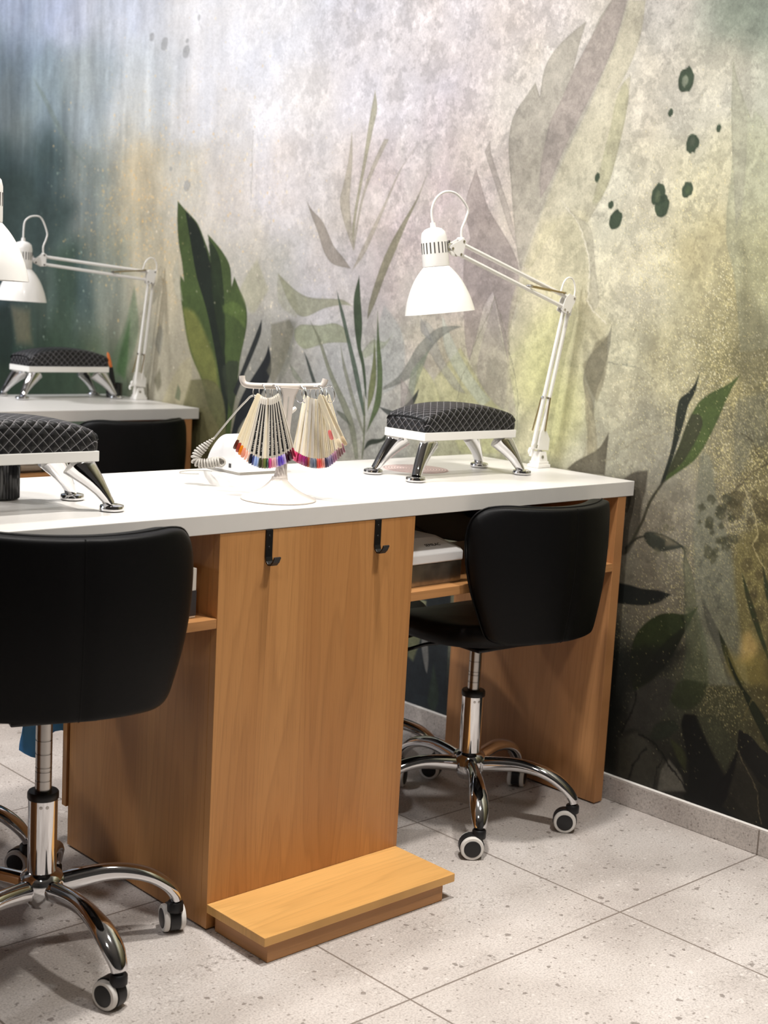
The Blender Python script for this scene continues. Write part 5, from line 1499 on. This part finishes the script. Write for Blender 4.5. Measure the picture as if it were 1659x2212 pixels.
    for i in range(nr - 1):
        for q in range(NU):
            bm.faces.new((vo[i][q], vo[i][q + 1], vo[i + 1][q + 1], vo[i + 1][q]))
            bm.faces.new((vi[i][q + 1], vi[i][q], vi[i + 1][q], vi[i + 1][q + 1]))
        bm.faces.new((vo[i][0], vo[i + 1][0], vi[i + 1][0], vi[i][0]))
        bm.faces.new((vo[i + 1][NU], vo[i][NU], vi[i][NU], vi[i + 1][NU]))
    for q in range(NU):
        bm.faces.new((vo[0][q + 1], vo[0][q], vi[0][q], vi[0][q + 1]))
        bm.faces.new((vo[-1][q], vo[-1][q + 1], vi[-1][q + 1], vi[-1][q]))
    mb = MB(); mb.bm.free(); mb.bm = bm
    bk = obj('backrest', mb, M['leather'], t, smooth=70, subsurf=1)
    # piping round the rim of the rear face and the middle seam
    m = MB()
    loop = [outer[i][0] for i in range(nr)] + [outer[-1][q] for q in range(1, NU)] + [outer[i][NU] for i in range(nr - 1, -1, -1)]
    m.tube(spline(loop[::2] + [loop[-1]], 2), 0.0022, 6)
    obj('piping', m, M['leather'], bk, smooth=70)
    m = MB()
    m.tube([outer[i][NU // 2] for i in range(1, nr - 1, 2)], 0.0018, 6)
    obj('seam', m, M['leather'], bk, smooth=70)
    return t


chair('black swivel chair in front of the nail dryer, seat under the desk', 1.388, 0.137, -130, -3, [52, 40, -60, 120, 80])
chair('black swivel chair whose big back covers the pedestal side, nearest the camera', 0.228, 0.104, -89, -18, [15, -18, 70, 140, 60], 0.033)
chair('black chair at the back desk, only the top of its backrest showing', 1.472, 1.955, 20, 2, [0, 40, 80, 120, 160])
chair('hidden chair across the desk, one chrome leg showing right of the pedestal', 1.342, 0.552, -47, 178, [30, 10, 80, 120, 60], -0.045)
chair('hidden chair across the desk, a chrome leg and castor showing left of the pedestal', 0.205, 0.62, -46, 184, [30, 10, 80, 120, 60], -0.045)


# ------------------------------------------------------------------ swatch stand and its sticks
sd = thing('swatch_stand', 'pearly white T-shaped stand with a round foot holding the nail colour swatches', 'display stand', (0.741, 0.104, H + 0.0003))
SO = V(sd.location)
m = MB()
pf = [(0.0745, 0.0), (0.0755, 0.0015), (0.0745, 0.0035), (0.062, 0.0085), (0.048, 0.015), (0.034, 0.0235), (0.024, 0.032), (0.0165, 0.040), (0.0145, 0.046)]
m.lathe([(p.x, p.y) for p in spline([(r, z, 0) for r, z in pf], 4)], seg=56)
obj('base', m, M['warm_plastic'], sd, smooth=50)
m = MB()
rings = []
topc = V((0.7835, 0.1110, 1.0362)) - SO - E1 * 0.010
for z, w, d in ((0.040, 0.0150, 0.0120), (0.055, 0.0118, 0.0085), (0.075, 0.0102, 0.0065), (0.11, 0.0094, 0.005), (0.15, 0.0092, 0.0045), (0.185, 0.0098, 0.0045), (0.205, 0.012, 0.0045), (0.2215, 0.019, 0.005)):
    f = z / 0.2224
    c = V((topc.x * f * 0.75, topc.y * f * 0.75, z))
    rings.append([c + E1 * px + E2 * py for px, py in rrect(w, d, min(w, d) * 0.9, 4)])
m.rings(rings)
post = obj('post', m, M['warm_plastic'], sd, smooth=50)
m = MB()
for z0_, z1_ in ((0.12, 0.205),):
    a = V((topc.x * 0.45, topc.y * 0.45, z0_)) - E2 * 0.0052; b = V((topc.x * 0.68, topc.y * 0.68, z1_)) - E2 * 0.0052
    m.tube([a, b], 0.0021, 8, flat=0.4)
obj('rib', m, M['grey_plastic'], post, smooth=60)
m = MB(); m.tube(spline([V(p) - SO for p in BAR], 5), 0.0062, 12)
obj('crossbar', m, M['warm_plastic'], sd, smooth=60)

RN = ['front', 'second', 'third', 'fourth', 'fifth', 'sixth']
ORD = ['first', 'second', 'third', 'fourth', 'fifth', 'sixth']
nl = nr_ = 0
for i, c in enumerate(RINGS):
    c = V(c)
    yaw = math.radians(-43 + (38 if i % 2 else 52) * (1 if i < 4 else 1) - 10 * (i % 3))
    nrm = V((math.cos(yaw), math.sin(yaw), 0.1)).normalized()
    a = nrm.orthogonal().normalized(); b = nrm.cross(a)
    m = MB(); m.tube([a * (0.0172 * math.cos(2 * PI * k / 28)) + b * (0.0172 * math.sin(2 * PI * k / 28)) for k in range(28)], 0.0011, 6, loop=True)
    left = i < 4
    k = i if left else i - 4
    o = obj('swatch_ring', m, M['chrome'], None, smooth=80, loc=c)
    tag(o, '%s metal ring along the crossbar above the %s' % (ORD[k], 'fan with the black-lettered sticks' if left else 'all-cream fan of sticks'), 'ring', 'metal rings hung on the swatch stand')

counts = {}
for s in STICKS:
    counts[s[0]] = counts.get(s[0], 0) + 1


def stick(side, nm, c, style, a, b, yaw, k):
    a, b = V(a), V(b)
    ax = (b - a).normalized()
    Lh = (b - a).length
    yw = math.radians(yaw)
    wd = E1 * math.cos(yw) + E2 * math.sin(yw)
    wd = (wd - ax * wd.dot(ax)).normalized()
    th = ax.cross(wd).normalized()
    if th.dot(E2) > 0:
        th = -th                               # printed face looks at the room
    w, d = 0.0037, 0.0008
    fan = 'fan with the black-lettered sticks' if side == 0 else 'all-cream fan'
    body = {'c': 'cream', 'w': 'frosted white', 'b': 'black-lettered'}[style]
    t = thing('swatch_stick', '%s swatch stick tipped in %s, in the %s' % (body, nm, fan), 'nail swatch', a, 0, 'nail colour sticks of the ' + fan)
    nl_ = 0.0205                               # nail length

    def ring_(s, hw, hd, off=0.0):
        c0 = ax * s + th * off
        return [c0 + wd * hw * x + th * hd * y for x, y in ((-1, -.6), (-.6, -1), (.6, -1), (1, -.6), (1, .6), (.6, 1), (-.6, 1), (-1, .6))]
    m = MB()
    m.rings([ring_(-0.004, w * 0.55, d), ring_(-0.001, w * 0.95, d), ring_(0.004, w, d), ring_(Lh - nl_ - 0.006, w, d), ring_(Lh - nl_ + 0.004, w * 0.75, d)])
    obj('handle', m, M['ivory'] if style == 'c' else M['pale_stick'], t)
    m = MB()
    prof = [(0.0, 0.55, 0.0), (0.002, 0.85, 0.0006), (0.006, 1.08, 0.0014), (0.012, 1.15, 0.0016), (0.017, 1.08, 0.0011), (0.0195, 0.85, 0.0005), (0.0205, 0.5, 0.0)]
    m.rings([ring_(Lh - nl_ + s, w * kx, 0.0007, ofs) for s, kx, ofs in prof])
    obj('painted_tip', m, gel(c), t, smooth=60)
    if style == 'b':
        m = MB()
        m.rings([ring_(0.010, w * 0.96, 0.00025, d + 0.0002), ring_(Lh - nl_ - 0.004, w * 0.96, 0.00025, d + 0.0002)])
        lb = obj('name_strip', m, M['label_black'], t)
        m = MB()
        rr = random.Random(k * 13 + side)
        s = 0.040
        while s < Lh - nl_ - 0.010:            # rows of tiny blurred lettering
            ln = rr.uniform(0.0022, 0.0036)
            if rr.random() < 0.82:
                for q in range(2):
                    x0 = rr.uniform(-0.6, 0.1)
                    m.rings([[ax * (s + q * ln * 0.5) + wd * (w * x0) + th * (d + 0.0006), ax * (s + q * ln * 0.5) + wd * (w * (x0 + 0.55)) + th * (d + 0.0006), ax * (s + q * ln * 0.5) + wd * (w * (x0 + 0.55)) + th * (d + 0.0008), ax * (s + q * ln * 0.5) + wd * (w * x0) + th * (d + 0.0008)],
                             [ax * (s + q * ln * 0.5 + 0.0008) + wd * (w * x0) + th * (d + 0.0006), ax * (s + q * ln * 0.5 + 0.0008) + wd * (w * (x0 + 0.55)) + th * (d + 0.0006), ax * (s + q * ln * 0.5 + 0.0008) + wd * (w * (x0 + 0.55)) + th * (d + 0.0008), ax * (s + q * ln * 0.5 + 0.0008) + wd * (w * x0) + th * (d + 0.0008)]])
            s += ln + 0.0012
        obj('lettering', m, M['label_white'], lb)


for k, s in enumerate(STICKS):
    stick(*s, k)

# ------------------------------------------------------------------ nail drill with its coiled lead
dr = thing('nail_drill', 'white wedge-shaped nail drill control box behind the swatch stand, coiled lead', 'nail drill', (0.885, 0.425, H + 0.0003))
prof = [(0.0, 0.006), (0.004, 0.022), (0.018, 0.062), (0.032, 0.080), (0.050, 0.0865), (0.070, 0.083), (0.092, 0.068), (0.112, 0.045), (0.124, 0.022), (0.126, 0.006)]
pp = [(p.x, p.y) for p in spline([(y, z, 0) for y, z in prof], 3)]
m = MB()
cyy = 0.063
m.rings([[V((x, cyy + (y - cyy) * k, 0.006 + (z - 0.006) * k)) for y, z in pp] for x, k in ((0.0, 0.955), (0.0025, 0.985), (0.006, 1.0), (0.130, 1.0), (0.134, 0.985), (0.1365, 0.955))])
obj('housing', m, M['white_plastic'], dr, smooth=50)
m = MB(); m.box(0.002, 0.1345, 0.002, 0.124, 0.0, 0.0058, 0.001)
obj('base_plate', m, M['grey_plastic'], dr)
m = MB(); m.box(-0.0008, 0.002, 0.030, 0.0385, 0.013, 0.0225, 0.0004)
obj('rocker_switch', m, M['dark_device'], dr)
m = MB(); m.lathe([(0.0085, 0.0), (0.0085, 0.010), (0.0070, 0.017), (0.0045, 0.030), (0.0035, 0.034)], (0.0015, 0.074, 0.0235), (-1, 0.12, 0), 20)
obj('socket_plug', m, M['grey_plastic'], dr, smooth=40)
DO = V(dr.location)
path = spline([V(p) - DO for p in COIL], 10)
path[0] = V((-0.030, 0.078, 0.0235))
pts = []
# helix along the path
lens = [0.0]
for p, q in zip(path[:-1], path[1:]):
    lens.append(lens[-1] + (q - p).length)
TL = lens[-1]
N = 900
turns = TL / 0.0058
prev = None
for i in range(N + 1):
    s = TL * i / N
    j = max(k for k in range(len(lens)) if lens[k] <= s + 1e-9)
    j = min(j, len(path) - 2)
    f = (s - lens[j]) / max(1e-9, lens[j + 1] - lens[j])
    c = path[j].lerp(path[j + 1], f)
    d = (path[j + 1] - path[j]).normalized()
    if prev is None:
        prev = d.orthogonal().normalized()
    a = (prev - d * prev.dot(d)).normalized(); prev = a
    b = d.cross(a)
    tt = i / N
    r = 0.0085 * min(1.0, 0.35 + tt * 2.2) * min(1.0, (1 - tt) * 10)
    ph = 2 * PI * turns * tt
    q = c + a * (r * math.cos(ph)) + b * (r * math.sin(ph))
    q.z = max(q.z, 0.0022)
    pts.append(q)
m = MB(); m.tube(pts, 0.0023, 6)
obj('coiled_lead', m, M['grey_plastic'], dr, smooth=70)
m = MB(); m.tube(spline([V(p) - DO for p in CORD], 8), 0.0021, 8)
obj('straight_lead', m, M['grey_plastic'], dr, smooth=70)
m = MB(); m.tube([V((-0.065 + 0.042 * math.cos(a), 0.070 + 0.028 * math.sin(a), 0.0016)) for a in [2 * PI * k / 30 for k in range(22)]], 0.0009, 6)
obj('loose_lead', m, M['grey_plastic'], dr, smooth=70)
m = MB(); m.lathe([(0.0035, 0), (0.0045, 0.004), (0.0045, 0.03), (0.0035, 0.034), (0.0, 0.035)], V(CORD[-2]) - DO, V(CORD[-1]) - V(CORD[-2]), 12)
obj('handpiece', m, M['white_plastic'], dr, smooth=40)

# ------------------------------------------------------------------ dust extractor built into the top
dx = thing('dust_extractor', 'dust extractor let into the desk, round pink grille above and dark box below', 'dust extractor', (1.379, 0.368, H))
m = MB(); m.lathe([(0.080, 0.0002), (0.0802, 0.0012), (0.078, 0.0016), (0.0, 0.0016)], seg=56)
obj('grille', m, M['grille'], dx, smooth=40)
m = MB()
poly = [(-0.150, -0.0368), (0.300, -0.0368), (0.300, -0.165), (0.05, -0.165), (-0.04, -0.148), (-0.135, -0.100), (-0.150, -0.075)]
m.prism(poly, 'y', -0.115, 0.155)
bx = obj('fan_box', m, M['dark_device'], dx, bevel=0.003)
m = MB(); m.box(-0.105, -0.070, -0.117, -0.1145, -0.082, -0.068, 0.0005)
obj('vent_slot', m, M['label_black'], bx)
m = MB(); m.box(-0.055, -0.005, -0.1165, -0.1148, -0.09, -0.045, 0.0003)
obj('rating_plate', m, plain('rating_plate', (78, 74, 70), 0.6), bx)
m = MB(); m.box(0.055, 0.25, -0.165, -0.117, -0.105, -0.038, 0.012, 3)
obj('filter_bag', m, M['navy'], dx, smooth=40)

# ------------------------------------------------------------------ nail dryer on the shelf
nd = thing('nail_dryer', 'white-hooded nail dryer lettered SEMILAC on the knee-space shelf', 'nail dryer', (1.135, 0.035, 0.6144))
m = MB()
lo = [V((x, y, 0.0)) for x, y in ((-0.085, 0.0), (0.075, 0.0), (0.092, 0.022), (0.092, 0.16), (-0.085, 0.16))]
hi = [V((p.x, p.y, 0.048)) for p in lo]
m.rings([lo, hi])
obj('mirror_body', m, M['smoky'], nd, bevel=0.0008)
m = MB()
h0 = [V((x, y, 0.0483)) for x, y in ((-0.087, -0.002), (0.076, -0.002), (0.0945, 0.022), (0.0945, 0.162), (-0.087, 0.162))]
h1 = [V((p.x, p.y, 0.069)) for p in h0]
h2 = [V((x, y, 0.095)) for x, y in ((-0.070, 0.050), (0.035, 0.050), (0.052, 0.066), (0.052, 0.140), (-0.070, 0.140))]
m.rings([h0, h1, h2])
hd = obj('hood', m, M['white_plastic'], nd, bevel=0.0025)
cu = bpy.data.curves.new('wordmark', 'FONT')
cu.body = 'SEMILAC'
cu.size = 0.0120
cu.extrude = 0.0002
cu.align_x = 'CENTER'; cu.align_y = 'CENTER'
tx = bpy.data.objects.new('tmp_text', cu); COL.objects.link(tx)
bpy.context.view_layer.update()
dg = bpy.context.evaluated_depsgraph_get()
me = bpy.data.meshes.new_from_object(tx.evaluated_get(dg))
bpy.data.objects.remove(tx)
slope = math.atan2(0.026, 0.052)
me.transform(Matrix.Translation((0.006, 0.0245, 0.0827)) @ Matrix.Rotation(slope, 4, 'X'))
obj_me('wordmark', me, M['label_black'], hd)

# the small things
# black ribbed cup
m = MB()
rings = []
RB = 64
for r, z, k in ((0.028, 0.0, 0), (0.032, 0.003, 1), (0.032, 0.092, 1), (0.0305, 0.095, 0), (0.0285, 0.095, 0), (0.0285, 0.012, 0)):
    rings.append([V(((r + (0.0011 * (1 if q % 2 else -1) * k)) * math.cos(2 * PI * q / RB), (r + (0.0011 * (1 if q % 2 else -1) * k)) * math.sin(2 * PI * q / RB), z)) for q in range(RB)])
m.rings(rings)
o = obj('ribbed_cup', m, M['cup'], None, smooth=25, loc=(0.2515, 0.318, H + 0.0003))
tag(o, 'glossy black ribbed cup on the desk behind the cut-off hand rest', 'cup')

# white card on the other shelf
m = MB(); m.box(-0.010, 0.010, -0.07, 0.07, 0.0, 0.094, 0.0015)
cb = obj('white_box', m, M['card'], None, loc=(0.4855, 0.099, 0.6171))
tag(cb, 'slim white box standing on the shelf beside the nearest chair back', 'box')
m = MB(); m.box(-0.0103, 0.0103, -0.0705, -0.0698, 0.004, 0.052)
obj('dark_label', m, M['dark_device'], cb)

# black cup with a brush on the back desk
m = MB(); m.lathe([(0.026, 0), (0.029, 0.003), (0.029, 0.050), (0.027, 0.051), (0.026, 0.05), (0.026, 0.006)], seg=28)
o = obj('brush_pot', m, M['cup'], None, smooth=40, loc=(1.700, 2.243, H + 0.0063))
tag(o, 'small black pot at the foot of the back lamp, holding a brush', 'pot')
br = thing('nail_brush', 'dust brush with an orange end standing in the black pot on the back desk', 'brush', (1.700, 2.243, H + 0.014))
m = MB(); m.tube([(0, 0, 0), (-0.008, 0.004, 0.055), (-0.012, 0.006, 0.098)], [0.010, 0.011, 0.007], 10)
obj('bristle_sleeve', m, M['black_plastic'], br, smooth=60)
m = MB(); m.tube([(-0.012, 0.006, 0.098), (-0.016, 0.009, 0.118), (-0.021, 0.012, 0.142), (-0.023, 0.013, 0.150)], [0.0055, 0.0062, 0.0050, 0.002], 10)
obj('handle', m, M['brush_orange'], br, smooth=60)

# clear box on the shelf of the back desk
cbx = thing('acrylic_box', 'clear plastic box on the shelf of the back desk, seen under the cut-off hand rest', 'box', (1.19, 1.93, 0.6206))
m = MB()
w, dd, hh, tk = 0.058, 0.06, 0.05, 0.002
m.box(-w, w, -dd, dd, 0, tk)
m.box(-w, w, -dd, -dd + tk, tk, hh); m.box(-w, w, dd - tk, dd, tk, hh)
m.box(-w, -w + tk, -dd + tk, dd - tk, tk, hh); m.box(w - tk, w, -dd + tk, dd - tk, tk, hh)
obj('tray', m, M['acrylic'], cbx)
m = MB(); m.box(-0.045, 0.03, -0.04, 0.04, 0.0025, 0.02, 0.003)
obj('contents', m, M['card'], cbx)

# blue bag hung behind the pedestal
bm = bmesh.new()
nu, nv = 15, 10
rows = []
for j in range(nv + 1):
    f = j / nv
    row = []
    for i in range(nu + 1):
        u = i / nu
        x = -0.055 + 0.135 * u
        low = 0.118 - 0.022 * u + 0.02 * math.sin(u * 7)
        z = 0.10 - (low + 0.02) * f
        y = 0.012 * math.sin(u * 11 + f * 2) * (0.3 + f) + 0.006 * math.sin(f * 8 + u * 3)
        row.append(bm.verts.new((x, y, z)))
    rows.append(row)
for j in range(nv):
    for i in range(nu):
        bm.faces.new((rows[j][i], rows[j][i + 1], rows[j + 1][i + 1], rows[j + 1][i]))
mb = MB(); mb.bm.free(); mb.bm = bm
o = obj('plastic_bag', mb, M['blue_bag'], None, smooth=80, loc=(0.500, 0.572, 0.250))
sm = o.modifiers.new('thick', 'SOLIDIFY'); sm.thickness = 0.0015
tag(o, 'blue plastic bag hanging behind the pedestal, seen past the chair column', 'bag')

# ------------------------------------------------------------------ light
def area(name, loc, target, size, power, col, shape='DISK', sy=None, spread=180):
    ld = bpy.data.lights.new(name, 'AREA')
    ld.shape = shape
    ld.size = size
    if sy:
        ld.size_y = sy
    ld.energy = power
    ld.color = col
    ld.spread = math.radians(spread)
    o = bpy.data.objects.new(name, ld)
    o.location = loc
    o.rotation_euler = (V(target) - V(loc)).to_track_quat('-Z', 'Y').to_euler()
    COL.objects.link(o)
    return o


WARM = (1.0, 0.955, 0.91)
area('ceiling_lamp', (0.70, -0.34, 2.92), (0.8, -0.36, 0.0), 0.14, 24, WARM, spread=125)
area('ceiling_lamp', (0.25, 0.80, 2.92), (0.7, 0.35, 0.0), 0.14, 17, WARM, spread=140)
area('ceiling_lamp', (-0.60, 1.60, 2.92), (1.7, 1.0, 1.0), 0.18, 21, (1.0, 0.98, 0.985), spread=150)
area('ceiling_lamp', (0.95, -1.10, 2.92), (1.1, -0.95, 0.0), 0.16, 14, WARM, spread=95)
area('ceiling_lamp', (-0.9, -1.5, 2.92), (-0.2, -0.7, 0.0), 0.2, 4, WARM, spread=100)
area('ceiling_lamp', (0.1, 2.9, 2.92), (1.4, 2.9, 0.9), 0.2, 27, (0.98, 0.98, 1.0), spread=150)
area('window_light', (-4.1, 3.6, 1.5), (0.5, 2.6, 0.6), 2.4, 70, (0.84, 0.9, 1.0), 'RECTANGLE', 1.9)

w = bpy.data.worlds.new('room_world')
w.use_nodes = True
w.node_tree.nodes['Background'].inputs[0].default_value = (0.9, 0.92, 1.0, 1)
w.node_tree.nodes['Background'].inputs[1].default_value = 0.2
scene.world = w

# ------------------------------------------------------------------ camera
cam = bpy.data.cameras.new('camera')
co = bpy.data.objects.new('camera', cam)
COL.objects.link(co)
rx, ry, rz = -0.15243, -0.05455, -0.75557
YAW = Matrix.Rotation(rz, 3, 'Z'); PIT = Matrix.Rotation(rx, 3, 'X'); ROL = Matrix.Rotation(ry, 3, 'Y')
Mc = YAW @ PIT @ ROL
right, fwd, up = Mc.col[0], Mc.col[1], Mc.col[2]
m4 = Matrix(((right.x, up.x, -fwd.x, CAMLOC[0]), (right.y, up.y, -fwd.y, CAMLOC[1]), (right.z, up.z, -fwd.z, CAMLOC[2]), (0, 0, 0, 1)))
co.matrix_world = m4
cam.sensor_fit = 'AUTO'
cam.sensor_width = 36.0
cam.lens = 3027.28 / 2212.0 * 36.0
cam.clip_start = 0.05
cam.dof.use_dof = True
cam.dof.focus_distance = 2.85
cam.dof.aperture_fstop = 5.0
scene.camera = co

scene.view_settings.view_transform = 'Standard'
scene.view_settings.look = 'None'
scene.view_settings.gamma = 1.0
scene.view_settings.use_curve_mapping = False
scene.view_settings.exposure = 0.14
